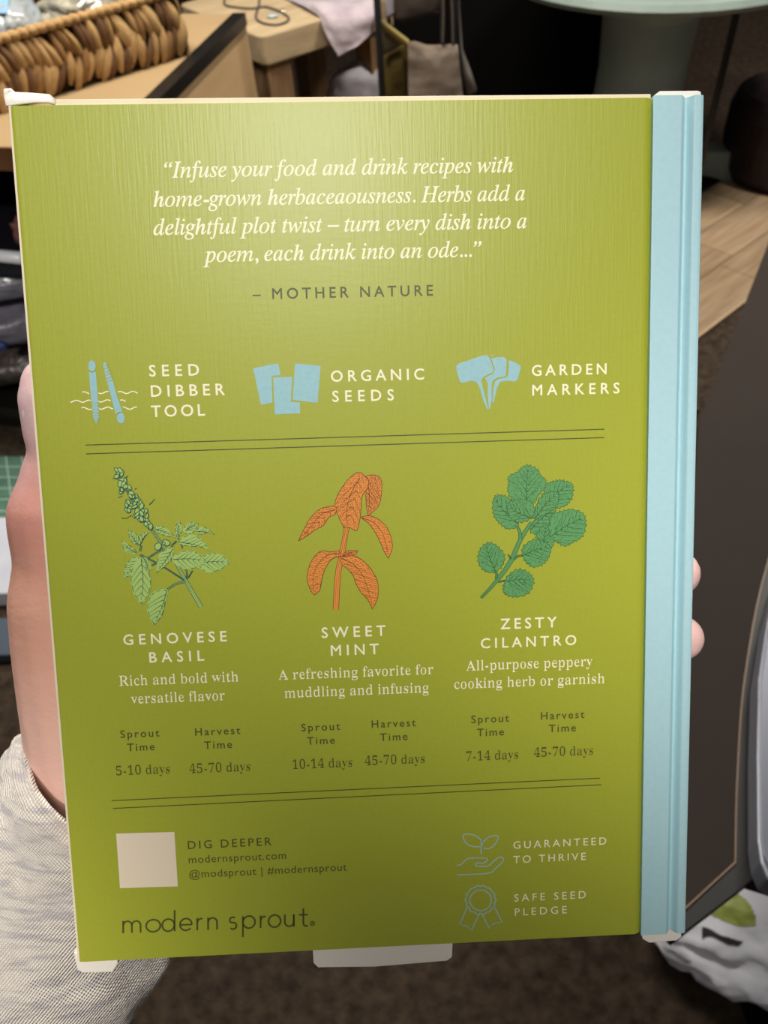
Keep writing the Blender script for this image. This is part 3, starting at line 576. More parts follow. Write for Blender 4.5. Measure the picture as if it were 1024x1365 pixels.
# outlines of the print's letters: style + character, advance, closed contours as integer steps
GLYPHS = """
I,	175	47 -94 53 27 31 42 10 46 -7 41 -20 27 -30 9 -34 -12 -13 -33 11 -32 28 -13 -2 -48 -27 -39
I-	258	226 214 -194 0 0 -75 194 0
I.	175	87 89 -34 -14 -14 -34 14 -34 34 -14 34 14 14 34 -14 34
IH	620	-40 0 4 16 3 0 40 6 14 8 11 12 18 44 100 372 7 41 -4 17 -10 12 -19 6 -27 4 4 16 221 0 -4 -16 -4 0 -31 -4 -22 -11 -16 -22 -14 -37 -33 -124 -4 -18 7 -10 20 -3 205 0 19 3 9 14 35 132 7 41 -4 17 -10 12 -19 6 -28 4 5 16 221 0 -5 -16 -6 0 -30 -4 -22 -11 -15 -21 -13 -35 -99 -372 -5 -24 -3 -17 4 -17 11 -11 18 -7 28 -3 -4 -16 -221 0 4 16 3 0 41 6 14 8 11 12 17 44 45 167 1 6 0 6 -6 11 -20 2 -204 0 -19 -2 -9 -14 -45 -167 -6 -24 -2 -17 4 -17 10 -11 19 -7 28 -3 -4 -16
II	292	-37 0 5 16 3 0 41 6 13 8 11 12 18 44 100 372 7 41 -4 17 -11 12 -18 6 -28 4 5 16 223 0 -4 -16 -6 0 -30 -4 -22 -11 -15 -21 -13 -35 -100 -372 -7 -41 4 -17 10 -11 19 -7 27 -3 -4 -16
Ia	407	59 -10 -28 6 -21 16 -14 28 -4 37 8 65 22 67 36 63 49 54 55 38 56 13 40 -11 19 -32 10 34 61 0 -73 -261 -11 -54 3 -9 11 -2 23 13 35 40 11 -9 -61 -72 -53 -24 -25 10 -8 27 7 40 20 73 -44 -66 -41 -46 -41 -28/98 39 19 5 21 13 43 47 40 64 29 72 8 34 3 32 -10 38 -31 12 -37 -10 -36 -30 -32 -46 -27 -61 -18 -64 -7 -58 9 -36
Ib	406	98 -10 -43 5 -33 12 -21 17 -7 19 4 17 107 421 5 24 0 15 -2 11 -6 7 -29 4 -13 0 4 15 48 5 34 8 40 10 7 -2 1 -6 -72 -274 41 44 44 26 47 9 45 -8 35 -24 23 -38 7 -48 -5 -48 -17 -47 -25 -46 -34 -41 -40 -35 -45 -28 -49 -18/113 11 44 9 43 27 38 42 29 53 20 57 7 52 -5 37 -15 27 -23 17 -29 6 -37 -9 -35 -27 -29 -43 -23 -61 -33 -119 -6 -33 14 -26
Ic	355	118 -10 -49 10 -38 27 -24 44 -8 59 4 39 11 39 19 39 24 35 30 32 35 27 56 27 60 9 33 -4 25 -13 16 -19 6 -23 -3 -19 -8 -15 -13 -9 -16 -3 -26 8 -9 24 3 15 9 14 5 5 2 7 -6 8 -21 3 -42 -8 -39 -26 -34 -39 -26 -49 -18 -55 -6 -51 5 -42 16 -32 24 -20 31 -7 61 18 64 53 13 -14 -55 -52 -55 -31
Id	422	73 -10 -35 7 -26 19 -17 31 -5 40 4 40 12 44 20 44 26 44 32 39 34 34 28 20 28 14 27 8 28 3 39 -7 21 -20 36 145 2 12 1 12 -2 11 -7 7 -29 5 -12 0 4 15 46 5 36 8 39 10 6 -2 1 -6 0 -8 -2 -6 -122 -462 -5 -24 -3 -19 5 -13 15 -4 27 15 40 45 13 -10 -35 -43 -30 -29 -27 -18 -28 -6 -30 11 -10 31 5 41 17 61 -42 -64 -40 -44 -41 -27/108 33 21 5 23 14 45 50 40 68 28 73 11 66 -3 20 -8 16 -12 9 -17 4 -39 -10 -40 -29 -36 -46 -31 -61 -22 -65 -7 -54 3 -25 10 -19 15 -12
Ie	342	106 -8 -46 8 -35 25 -22 39 -8 54 4 39 12 40 19 40 25 38 30 34 35 29 56 29 57 10 32 -4 23 -12 14 -19 5 -25 -15 -48 -44 -43 -73 -35 -102 -21 -5 -30 -1 -23 8 -48 25 -29 42 -10 58 17 63 50 12 -12 -39 -42 -40 -29 -43 -16/76 188 71 18 53 31 32 40 11 46 -7 24 -22 8 -25 -5 -26 -16 -26 -26 -24 -34 -20 -40
If	237	-58 -182 -20 3 -16 9 -11 15 -4 17 8 26 22 9 20 -7 6 -19 -2 -13 -3 -9 2 -7 6 -2 21 8 17 23 14 41 14 58 69 367 -77 0 6 25 76 0 9 44 25 74 36 55 46 34 51 11 29 -4 22 -12 15 -19 5 -23 -10 -27 -28 -9 -23 8 -7 24 1 8 2 7 3 9 -6 12 -15 4 -28 -11 -23 -34 -17 -56 -20 -95 93 0 -4 -25 -94 0 -32 -159 -40 -169 -20 -63 -21 -48 -44 -60
Ig	341	75 -182 -56 6 -44 20 -27 30 -10 37 12 43 35 39 57 36 -26 17 -9 22 5 15 14 17 44 44 -44 38 -14 50 6 38 16 35 27 30 34 24 41 15 45 5 30 -3 35 -10 47 -14 52 0 0 -35 -55 0 5 -35 -5 -40 -17 -35 -26 -30 -34 -23 -39 -14 -43 -5 -33 3 -20 -18 -6 -17 15 -19 47 -19 55 -20 42 -23 26 -29 9 -40 -6 -38 -18 -33 -28 -27 -38 -21 -47 -12/133 154 24 5 23 15 19 23 15 29 10 34 3 37 -3 27 -11 20 -17 12 -21 4 -23 -5 -23 -15 -20 -24 -16 -29 -10 -34 -4 -36 6 -35 18 -21/90 -158 66 10 40 29 14 48 -4 18 -12 16 -37 25 -45 18 -50 16 -55 -46 -18 -52 11 -45 34 -28
Ih	426	249 -11 -22 6 -13 20 -6 34 9 51 24 82 28 82 7 30 -4 12 -21 4 -46 -22 -58 -68 -48 -101 -34 -119 -77 0 120 446 8 30 2 14 -2 12 -10 8 -36 5 -2 0 0 22 63 7 87 16 -92 -326 54 60 43 42 39 25 39 8 28 -7 14 -20 7 -33 -6 -43 -18 -64 -39 -112 -4 -12 -1 -10 3 -13 19 -4 25 17 32 49 18 -11 -46 -65 -44 -39
Ii	211	146 469 -16 3 -13 9 -9 13 -3 16 3 15 9 13 14 10 15 3 15 -3 14 -9 9 -14 3 -15 -3 -16 -9 -14 -13 -8/39 -10 -29 11 -10 33 4 29 10 39 52 185 3 15 2 12 -3 14 -9 8 -38 6 3 14 53 7 37 7 33 7 7 -3 2 -7 -1 -7 -2 -7 -78 -259 -6 -32 4 -18 13 -6 29 16 39 46 12 -12 -44 -54 -42 -33
Ik	404	259 -9 -20 5 -16 15 -32 64 -48 116 -50 -37 -44 -154 -65 0 138 494 4 24 -2 13 -7 7 -32 4 -11 0 4 16 52 7 36 8 23 5 12 2 6 -2 2 -7 -4 -17 -105 -367 132 99 31 27 11 21 -10 12 -29 4 7 14 160 0 -4 -14 -3 0 -47 -12 -55 -34 -98 -74 60 -144 17 -30 11 -10 12 -4 29 13 34 39 12 -12 -29 -40 -30 -28 -28 -17
Il	206	38 -9 -17 3 -13 8 -8 13 -2 16 5 33 13 54 101 373 4 24 -3 16 -8 9 -40 6 1 15 53 7 36 6 34 6 8 -2 2 -5 -4 -19 -126 -454 -8 -41 4 -14 11 -4 27 14 38 43 12 -12 -33 -42 -33 -30 -30 -17
Im	655	488 -9 -30 12 -10 34 10 56 47 167 8 43 -6 18 -17 6 -22 -5 -26 -15 -27 -25 -28 -32 -54 -87 -35 -77 -26 -86 -63 0 71 242 12 64 -5 16 -17 5 -15 -3 -21 -11 -49 -39 -26 -28 -24 -33 -32 -60 -28 -70 -27 -83 -63 0 74 252 10 38 4 24 -3 13 -10 8 -40 7 3 15 89 12 23 6 11 2 7 -3 2 -7 -1 -7 -2 -7 -44 -142 76 92 69 55 61 18 36 -12 12 -34 -6 -42 -17 -69 70 87 65 53 60 17 36 -12 12 -36 -3 -27 -9 -36 -51 -187 -2 -10 -1 -9 4 -13 10 -4 14 3 14 12 17 19 19 27 12 -13 -39 -55 -40 -33
In	434	265 -10 -17 2 -12 9 -8 13 -3 19 8 45 24 89 24 90 8 45 -5 19 -16 6 -16 -3 -20 -10 -42 -37 -44 -51 -36 -57 -30 -71 -30 -98 -64 0 77 263 11 50 -3 13 -8 8 -36 5 -6 0 2 15 57 7 39 8 36 8 3 -3 0 -8 -48 -155 59 73 55 51 49 30 41 10 34 -11 12 -33 -3 -31 -8 -35 -47 -160 -7 -29 -3 -18 4 -13 13 -5 27 17 35 51 13 -10 -39 -60 -40 -36
Io	418	126 -10 -54 9 -41 27 -27 42 -9 54 6 45 15 45 25 44 32 39 38 33 41 26 44 17 44 6 55 -9 43 -27 27 -41 9 -54 -5 -41 -13 -41 -20 -39 -26 -38 -32 -33 -36 -27 -57 -27/134 14 33 6 31 18 28 28 26 36 21 40 16 43 11 44 3 41 -7 48 -23 28 -38 10 -39 -9 -38 -28 -36 -44 -29 -57 -20 -61 -7 -58 5 -37 13 -26 22 -17
Ip	406	-114 -178 4 15 31 4 21 9 13 18 11 29 99 383 4 17 2 15 -2 14 -7 8 -43 6 4 14 51 7 37 7 36 8 6 -2 2 -4 -2 -14 -19 -58 43 44 45 26 48 9 40 -7 30 -22 20 -34 6 -45 -5 -48 -15 -49 -25 -47 -31 -43 -37 -37 -42 -29 -45 -19 -46 -6 -34 4 -27 11 -24 -103 -8 -38 4 -13 11 -10 49 -6 -4 -14/120 11 33 6 32 18 29 28 27 35 22 41 17 43 11 45 4 44 -4 30 -11 22 -18 13 -24 5 -40 -10 -36 -30 -31 -47 -22 -61 -30 -117 -3 -15 -2 -14 12 -27
Ir	266	-15 0 69 249 12 60 -2 15 -8 8 -41 6 3 16 52 8 37 8 34 7 7 -3 0 -8 -42 -152 82 122 59 41 15 -3 11 -8 7 -13 2 -16 -3 -20 -9 -16 -15 -11 -17 -4 -24 9 -8 11 -4 13 -62 -81 -51 -107 -40 -131
Is	296	93 -10 -30 3 -25 6 -31 8 -12 -3 -5 -9 -16 0 17 131 14 0 7 -49 16 -36 25 -22 32 -7 25 5 21 14 14 22 5 29 -7 29 -19 31 -25 33 -24 33 -20 38 -8 37 7 37 21 30 32 20 39 7 29 -2 23 -6 32 -9 14 4 5 10 13 0 -16 -119 -13 0 -13 56 -26 34 -39 11 -18 -3 -15 -11 -11 -14 -3 -18 7 -28 23 -34 24 -32 23 -32 21 -39 8 -39 -4 -31 -12 -27 -18 -24 -25 -18 -29 -12
It	222	39 -10 -29 11 -9 30 2 21 5 22 70 263 -55 0 3 17 48 18 46 38 42 57 18 0 -30 -105 68 0 -7 -25 -68 0 -65 -244 -7 -39 4 -13 11 -4 25 14 37 43 12 -13 -62 -68
Iu	434	54 -10 -21 4 -15 11 -10 17 -3 23 4 37 13 56 38 134 5 22 1 22 -2 13 -8 8 -40 5 2 15 53 7 36 6 35 7 7 -2 3 -4 -1 -9 -2 -10 -65 -225 -10 -39 -4 -24 6 -19 18 -7 25 7 29 20 31 31 32 41 31 49 28 56 24 61 17 65 63 0 -70 -258 -10 -54 4 -13 12 -5 28 16 37 46 11 -11 -39 -55 -41 -33 -41 -11 -30 11 -10 31 12 65 25 85 -58 -84 -53 -60 -49 -36
Iv	354	73 -10 -13 213 -7 72 -11 41 -16 19 -27 6 -6 0 3 15 38 7 28 7 20 5 12 1 17 -38 11 -114 8 -154 65 69 49 63 32 51 10 32 -11 17 -18 20 -8 21 2 15 8 10 12 7 15 3 16 -4 12 -10 8 -16 3 -21 -15 -58 -45 -75 -75 -92 -100 -112
Iw	531	58 -10 -5 218 -4 71 -10 40 -16 19 -23 6 -4 0 2 14 38 6 28 7 19 5 12 2 14 -44 6 -130 2 -95 167 269 14 0 30 -294 57 68 59 81 14 30 5 23 -15 23 -12 16 -4 17 2 14 8 11 11 7 13 3 15 -4 12 -10 8 -16 2 -21 -24 -79 -73 -108 -120 -149 -12 0 -30 273 -172 -273
Iy	322	-52 -182 -17 2 -12 7 -8 10 -3 14 2 13 8 10 11 7 13 2 22 -6 26 -7 21 12 30 36 53 74 -41 217 -10 48 -9 33 -9 23 -12 16 -17 10 -25 3 3 14 36 5 28 8 36 8 13 -18 14 -52 19 -94 26 -145 60 97 32 57 15 32 5 24 -4 18 -15 14 -13 10 -5 9 -2 14 3 13 7 11 12 7 14 2 17 -3 13 -11 9 -16 3 -21 -13 -59 -36 -77 -39 -67 -51 -80 -55 -82 -57 -72 -53 -51 -24 -15
I–	400	407 228 -414 0 0 -51 414 0
I“	342	341 553 -57 -27 -41 -41 -24 -55 -3 -37 12 -27 26 -10 37 12 23 37 -4 32 -27 15 15 44 39 42/166 553 -56 -27 -42 -41 -24 -55 -2 -37 11 -27 26 -10 38 12 23 37 -4 32 -27 15 14 44 39 42
I”	342	211 356 56 26 41 42 24 54 3 38 -12 27 -26 10 -37 -13 -23 -36 4 -32 27 -15 -14 -45 -40 -41/36 356 57 26 41 42 24 54 3 38 -12 27 -26 10 -37 -13 -23 -36 3 -32 27 -15 -14 -45 -39 -41
R-	258	201 214 -143 0 0 -75 143 0
R0	447	224 -8 -61 9 -40 28 -30 44 -22 59 -14 72 -4 83 4 83 14 72 22 58 30 43 40 27 62 9 58 -9 39 -27 31 -43 22 -59 14 -71 5 -84 -5 -83 -14 -71 -22 -59 -31 -44 -39 -28/224 44 56 16 28 48 10 77 4 101 -4 102 -10 76 -28 47 -55 16 -57 -16 -27 -47 -12 -76 -3 -102 3 -101 11 -77 28 -48
R1	447	103 0 0 42 40 0 21 3 31 9 11 15 3 25 -15 401 -70 -60 -25 -17 -19 -6 -8 4 -5 12 -5 19 -3 24 31 19 76 43 56 41 55 0 0 -480 2 -22 9 -16 30 -10 25 -4 39 0 0 -42
R4	447	170 0 0 42 -4 0 26 3 35 7 25 17 6 31 0 49 -222 0 0 49 202 373 85 0 0 -369 83 0 0 -53 -83 0 0 -49 6 -31 25 -17 35 -7 25 -3 -15 0 0 -42/66 202 192 0 0 140 1 76 4 77 -38 -25 -18 -34 -19 -34 -14 -22
R5	447	196 -8 -53 3 -40 11 -26 16 -16 20 -9 23 -4 24 5 24 13 17 9 11 16 3 1 -45 11 -20 22 -17 28 -10 31 -4 26 3 29 9 32 15 21 24 12 33 4 44 -8 52 -27 37 -49 22 -50 7 -52 -4 -36 -10 -30 14 25 277 269 0 4 -145 -17 0 -2 27 -10 22 -11 6 -22 2 -175 0 -9 -148 42 9 50 3 79 -10 54 -33 33 -53 13 -75 -4 -48 -12 -39 -16 -32 -22 -25 -27 -18 -31 -12
R7	447	138 0 212 484 -218 0 -38 -10 -14 -31 0 -40 -19 0 4 168 330 0 0 -39 -200 -532
RA	520	15 0 0 22 -4 3 28 11 15 20 4 33 188 466 -1 -1 191 -451 33 -62 37 -15 -4 -4 0 -22 -204 0 0 22 35 8 28 24 -13 43 -25 61 -200 0 -29 -74 -4 -14 -20 -12 15 -27 62 -9 -21 0 0 -22/135 191 175 0 -78 189
RR	563	44 0 0 21 9 5 42 12 16 22 3 36 0 355 -4 33 -16 21 -41 12 -8 5 0 20 213 0 102 -8 65 -27 33 -45 14 -64 -13 -58 -30 -44 -71 -30 139 -206 34 -30 21 -7 18 -2 -24 0 0 -21 -125 0 -163 253 -67 0 0 -157 4 -36 15 -22 43 -12 9 -5 0 -21/191 278 52 0 60 8 46 22 31 37 7 55 -11 63 -49 38 -60 13 -26 -3 -37 -8 -10 -16 -3 -28
Ra	410	303 -12 -23 6 -9 18 -9 30 -83 -39 -66 -13 -29 6 -18 18 -11 27 -6 34 12 48 27 39 57 33 117 31 0 61 -4 29 -25 20 -29 12 -28 4 -39 -6 -33 -20 11 -20 4 -16 3 -15 -4 -19 -3 -16 -8 -10 -15 -3 -14 4 -6 11 -4 17 -4 23 5 26 8 24 16 19 25 15 32 10 43 3 68 -8 35 -23 19 -40 8 -58 0 -176 3 -27 35 -6 2 9 10 -17 -33 -34/178 40 40 9 44 26 0 127 -79 -22 -54 -34 -13 -46 10 -45
Rb	430	77 -14 0 476 -2 31 -8 17 -36 9 4 4 0 19 104 0 0 -210 70 35 54 12 35 -6 28 -17 22 -28 17 -36 12 -44 5 -50 -6 -58 -15 -50 -22 -43 -27 -32 -35 -20 -48 -7 -53 11 -56 35 -62 -48/218 17 40 10 40 31 16 55 4 77 -5 64 -14 45 -36 26 -44 9 -18 -3 -30 -10 -22 -14 -10 -19 0 -206 7 -36 42 -22
Rc	350	186 -12 -39 6 -32 19 -27 29 -20 39 -14 46 -5 51 6 56 15 48 22 40 27 32 40 19 49 7 46 -6 29 -19 16 -28 6 -35 -3 -20 -3 -16 -5 -9 -12 -4 -12 6 -7 19 -4 30 1 13 -1 12 -22 23 -35 8 -43 -15 -43 -43 -8 -73 8 -76 25 -56 45 -34 57 -11 41 10 31 30 16 -14 -36 -47 -51 -28
Rd	441	167 -12 -35 6 -27 18 -22 29 -18 38 -12 45 -4 51 5 58 12 50 19 41 24 30 28 19 37 6 51 -11 66 -34 0 144 -4 21 -27 13 -24 8 -1 3 0 19 119 0 0 -452 2 -25 8 -17 34 -9 -3 -6 0 -20 -46 -6 -71 -19 13 58 -67 -43/204 34 18 4 18 11 37 18 14 23 0 198 -9 18 -22 15 -32 10 -21 3 -42 -9 -34 -27 -13 -48 -4 -68 4 -65 12 -47 32 -27
Re	358	183 -12 -39 6 -32 18 -25 30 -20 40 -13 48 -5 57 5 53 14 46 20 39 24 29 32 19 43 6 59 -11 36 -34 21 -55 8 -73 0 -8 -197 0 12 -82 40 -49 70 -17 46 13 28 39 18 -16 -32 -54 -52 -33/113 229 151 0 0 27 -6 44 -18 30 -24 18 -24 6 -37 -13 -36 -37 -6 -62
Rf	254	43 0 0 19 8 7 34 16 3 45 0 243 -43 0 0 40 43 0 0 51 9 56 21 42 35 26 54 9 40 -6 24 -17 13 -25 7 -30 -3 -23 -5 -16 -6 -10 -10 -4 -13 3 -4 9 -3 13 -3 18 7 35 1 7 -1 7 -21 10 -16 3 -20 -4 -34 -12 -10 -47 0 -95 67 0 0 -40 -67 0 0 -252 4 -30 18 -18 34 -8 6 -3 0 -19
Rg	390	174 -167 -68 5 -43 17 -24 26 -9 30 16 34 45 25 -27 29 -11 37 5 28 10 24 21 22 38 21 -42 29 -23 41 -11 52 6 35 11 31 17 25 26 19 33 12 43 4 45 -4 44 -13 76 0 0 -43 -52 0 15 -36 7 -41 -5 -33 -9 -29 -15 -24 -22 -18 -29 -12 -37 -4 -18 1 -18 1 -25 -3 -16 -9 -8 -12 -19 -15 12 -20 54 -7 42 0 55 -2 40 -8 24 -13 11 -20 8 -26 4 -33 -1 -51 -26 -39 -63 -25/187 148 27 6 34 20 12 32 3 45 -3 46 -9 32 -38 18 -26 7 -24 -7 -34 -18 -16 -32 -2 -46 2 -45 16 -32 33 -20/191 -138 68 6 41 20 23 34 -4 17 -12 12 -30 6 -33 2 -141 0 -21 -20 -5 -25 6 -20 29 -17 33 -12
Rh	454	47 0 0 19 -6 3 31 8 14 15 2 21 0 409 -2 22 -10 14 -34 9 6 4 0 18 102 0 0 -224 78 46 62 15 42 -14 25 -42 11 -71 0 -186 2 -21 10 -14 33 -8 -6 -4 0 -19 -141 0 0 19 -20 0 50 12 10 35 0 192 -8 49 -26 12 -30 4 -49 -11 -43 -32 0 -214 3 -21 9 -14 33 -8 -6 -4 0 -19
Ri	236	120 431 -16 5 -9 12 -6 20 -4 23 4 24 6 19 10 14 15 4 15 -4 10 -14 6 -19 4 -24 -4 -23 -6 -20 -10 -12/47 0 0 19 -5 4 31 7 13 14 2 22 0 234 -2 25 -8 14 -34 8 6 3 0 20 101 0 0 -304 2 -21 9 -14 33 -8 -6 -4 0 -19
Rk	427	46 0 0 19 -4 4 32 8 12 14 2 21 0 408 -7 38 -36 8 5 3 0 19 100 0 20 -341 113 94 2 19 8 17 -10 14 -34 5 21 0 0 20 116 0 0 -20 -21 -12 -40 -28 -77 -61 147 -208 33 -16 -6 -6 0 -19 -145 0 0 19 -19 0 31 5 18 14 -9 20 -101 117 -47 -15 0 -94 3 -21 9 -14 33 -8 -6 -4 0 -19
Rl	238	47 0 0 19 -5 4 31 7 13 14 2 22 0 408 -7 37 -36 9 5 3 0 19 101 0 0 -476 2 -21 9 -14 33 -8 -6 -4 0 -19
Rm	660	47 0 0 19 -6 3 31 8 14 15 2 21 0 236 -2 21 -10 15 -34 9 6 3 0 20 101 0 0 -55 77 48 57 16 39 -7 20 -23 19 -38 74 51 63 17 41 -14 25 -42 10 -71 0 -186 3 -21 9 -14 33 -8 -6 -4 0 -19 -138 0 0 19 -7 4 34 8 9 15 3 20 0 192 -8 49 -27 12 -29 4 -34 -10 -55 -31 0 -216 2 -20 9 -15 33 -8 -7 -4 0 -19 -135 0 0 19 -7 4 34 8 9 15 3 20 0 192 -8 49 -25 12 -31 4 -49 -11 -40 -32 0 -214 2 -20 8 -14 34 -9 -7 -4 0 -19
Rn	454	47 0 0 19 -6 3 31 8 14 15 2 21 0 236 -2 21 -10 15 -34 9 6 3 0 20 102 0 0 -52 78 46 62 15 42 -14 25 -42 11 -71 0 -186 2 -21 10 -14 33 -8 -6 -4 0 -19 -141 0 0 19 -20 0 50 12 10 35 0 192 -8 49 -26 12 -30 4 -49 -11 -43 -32 0 -214 3 -21 9 -14 33 -8 -6 -4 0 -19
Ro	401	201 -12 -49 6 -36 20 -27 30 -21 40 -15 47 -5 52 5 54 15 47 21 40 27 30 36 19 48 6 48 -6 36 -19 26 -29 22 -39 15 -48 5 -55 -5 -54 -15 -47 -22 -40 -25 -29 -36 -19/201 14 29 8 38 24 16 51 3 86 -3 88 -17 51 -38 26 -28 8 -30 -8 -38 -26 -16 -51 -3 -87 3 -87 16 -51 38 -24
Rp	442	46 -166 0 19 11 7 29 20 2 44 0 366 -2 30 -7 17 -35 9 5 5 0 19 96 0 0 -57 53 37 35 23 41 7 35 -6 27 -19 22 -29 17 -38 12 -46 4 -52 -4 -55 -12 -49 -19 -41 -23 -31 -27 -19 -36 -7 -52 13 -68 37 0 -107 5 -49 13 -14 31 -8 11 -6 0 -20/233 34 42 9 34 27 13 48 4 66 -3 64 -11 47 -31 27 -44 9 -34 -13 -53 -38 0 -198 31 -36
Rr	342	47 0 0 19 -5 4 31 7 13 14 2 22 0 234 -2 25 -8 15 -34 7 6 3 0 20 98 0 0 -70 60 34 27 25 22 15 21 5 22 -4 10 -13 6 -20 4 -25 -4 -21 -3 -17 -6 -11 -12 -3 -11 2 -4 8 -18 23 -13 9 -24 3 -17 -6 -37 -16 -15 -26 -4 -33 0 -163 3 -22 25 -14 27 -7 3 -4 0 -19
Rs	343	180 -12 -35 5 -42 14 -18 3 -16 -5 -8 -15 -14 0 0 136 16 0 11 -45 24 -35 36 -21 33 -7 26 3 21 11 20 16 14 22 -11 30 -42 25 -61 29 -31 23 -19 25 -10 28 -5 32 8 47 14 37 27 26 50 8 30 -4 39 -10 9 -2 9 -1 13 4 6 13 13 0 0 -116 -15 0 -12 38 -22 28 -31 17 -29 6 -23 -3 -17 -10 -18 -14 -12 -17 2 -18 9 -14 48 -25 54 -26 30 -22 16 -24 9 -29 5 -38 -4 -52 -15 -39 -31 -26
Rt	272	147 -11 -34 6 -14 17 -11 30 -5 43 0 247 -33 0 0 25 68 83 39 65 2 0 0 -135 63 0 0 -38 -76 0 0 -234 7 -38 20 -9 27 -3 25 10 17 31 19 -11 -26 -49 -40 -30
Ru	446	156 -12 -38 8 -19 24 -13 40 -6 55 0 180 -2 24 -8 17 -35 10 4 4 0 20 104 0 0 -282 3 -19 14 -14 28 -9 22 -4 46 9 42 27 0 217 -3 26 -10 17 -36 9 2 3 0 20 109 0 0 -287 2 -23 11 -14 34 -7 -4 -4 0 -20 -48 -7 -71 -20 14 60 -49 -25 -28 -19 -32 -12
Rv	365	192 -12 -124 307 -21 40 -32 11 7 4 0 20 148 0 0 -20 16 0 -36 -5 -21 -16 1 -10 68 -173 83 155 17 23 -11 20 -19 6 0 20 70 0 0 -19 6 -7 -13 -12 -21 -42 -120 -302
Rw	518	168 -12 -126 327 -17 24 -12 11 0 20 126 0 0 -20 -15 -6 -13 -15 1 -13 7 -15 57 -150 98 129 -12 37 -18 27 -18 7 0 19 133 0 0 -20 -8 -6 -24 -15 0 -9 3 -8 47 -144 78 137 10 23 -2 10 -11 6 -2 7 0 19 55 0 0 -19 11 -3 -26 -9 -22 -32 -128 -319 27 0 -101 246 -122 -246
Ry	358	63 -167 -21 4 -13 14 -7 22 -5 27 3 20 5 17 6 12 12 4 12 -3 4 -9 2 -14 3 -17 -1 -7 -1 -7 9 -10 31 -4 16 8 18 22 18 35 35 47 -124 304 -15 30 -27 14 -27 8 24 0 0 20 147 0 0 -20 -5 -5 -32 -7 -2 -11 1 -9 6 -12 63 -164 76 145 7 23 10 16 -2 12 -16 7 -6 5 0 20 64 0 0 -20 11 -4 -12 -12 -44 -45 -116 -318 -16 -85 -19 -25 -24 -17 -24 -8
G#	467	157 494 -33 -156 -123 0 0 -56 112 0 -29 -136 -83 0 0 -55 72 0 -33 -156 58 0 32 156 156 0 -33 -156 57 0 33 156 124 0 0 55 -113 0 29 136 84 0 0 56 -73 0 33 156 -57 0 -33 -156 -155 0 32 156/170 282 156 0 -29 -136 -155 0
G.	175	87 89 -34 -14 -14 -34 14 -34 34 -14 34 14 14 34 -14 34
G@	808	713 7 -62 -60 -92 -42 -120 -15 -182 35 -115 103 -40 162 42 173 115 119 167 44 144 -32 100 -88 36 -127 -31 -120 -65 -73 -53 -24 -24 14 -2 34 66 302 -71 0 -13 -61 -32 39 -40 25 -46 8 -98 -36 -75 -91 -30 -120 19 -91 50 -63 74 -23 61 17 58 48 8 -37 26 -21 43 -8 114 41 86 104 34 135 -44 158 -118 107 -173 40 -226 -66 -123 -155 -38 -179 48 -188 136 -120 211 -43 147 20 115 59 85 96/265 170 20 96 49 72 66 28 48 -14 31 -39 11 -60 -20 -95 -52 -72 -67 -29 -45 14 -30 40
GA	534	290 549 -56 0 -234 -549 80 0 69 161 232 0 73 -161 80 0/261 429 88 -198 -170 0
GB	450	60 0 187 0 110 23 59 55 18 68 -15 66 -46 49 -70 27 0 2 47 28 27 38 9 50 -17 67 -55 52 -96 21 -158 0/138 475 72 0 57 -10 30 -28 9 -38 -13 -48 -38 -29 -65 -10 -52 0/138 242 95 0 68 -11 40 -30 13 -44 -10 -41 -36 -32 -71 -14 -99 0
GC	566	525 508 -101 34 -86 11 -155 -38 -106 -102 -39 -148 31 -122 96 -105 168 -45 111 13 86 35 0 85 -95 -45 -95 -16 -116 26 -77 73 -28 108 29 107 77 74 112 28 92 -14 96 -43
GD	600	61 0 213 0 155 40 99 100 35 133 -30 128 -95 102 -165 43 -212 0/139 475 121 0 126 -28 73 -73 23 -101 -17 -83 -65 -82 -136 -38 -125 0
GE	400	370 546 -310 0 0 -546 317 0 0 70 -239 0 0 170 224 0 0 70 -224 0 0 165 232 0
GF	375	352 546 -291 0 0 -546 78 0 0 254 213 0 0 70 -213 0 0 151 213 0
GG	592	538 269 -183 0 0 -71 105 0 0 -112 -57 -15 -61 -6 -115 26 -78 73 -28 108 28 107 75 74 107 28 99 -14 97 -40 0 79 -105 37 -89 10 -150 -38 -104 -101 -39 -144 38 -143 103 -98 149 -36 106 10 102 35
GH	583	522 546 -78 0 0 -238 -306 0 0 238 -78 0 0 -546 78 0 0 238 306 0 0 -238 78 0
GI	200	139 546 -78 0 0 -546 78 0
GK	525	228 287 238 259 -98 0 -230 -250 0 250 -78 0 0 -546 78 0 0 270 278 -270 108 0
GL	392	138 546 -79 0 0 -546 325 0 0 70 -246 0
GM	625	567 546 -73 0 -181 -224 -181 224 -74 0 0 -546 79 0 0 425 1 0 168 -211 13 0 168 211 2 0 0 -425 78 0
GN	625	565 546 -74 0 0 -423 -369 423 -63 0 0 -546 74 0 0 420 365 -420 67 0
GO	658	36 273 36 -139 100 -101 155 -40 159 40 101 102 35 138 -36 140 -101 101 -156 39 -155 -39 -101 -101/117 273 28 107 75 74 109 27 109 -27 76 -74 28 -107 -28 -107 -76 -74 -109 -27 -109 27 -75 74
GP	408	56 546 0 -546 78 0 0 236 82 0 104 21 60 54 20 78 -19 79 -57 56 -98 22/134 475 92 0 56 -12 29 -32 8 -39 -12 -46 -33 -29 -51 -11 -89 0
GR	483	62 546 0 -546 78 0 0 237 33 0 39 -8 45 -35 61 -82 72 -112 93 0 -74 108 -58 89 -64 62 50 31 31 45 10 58 -22 81 -61 53 -96 19/140 478 50 0 62 -10 34 -28 12 -44 -9 -43 -33 -33 -66 -13 -50 0
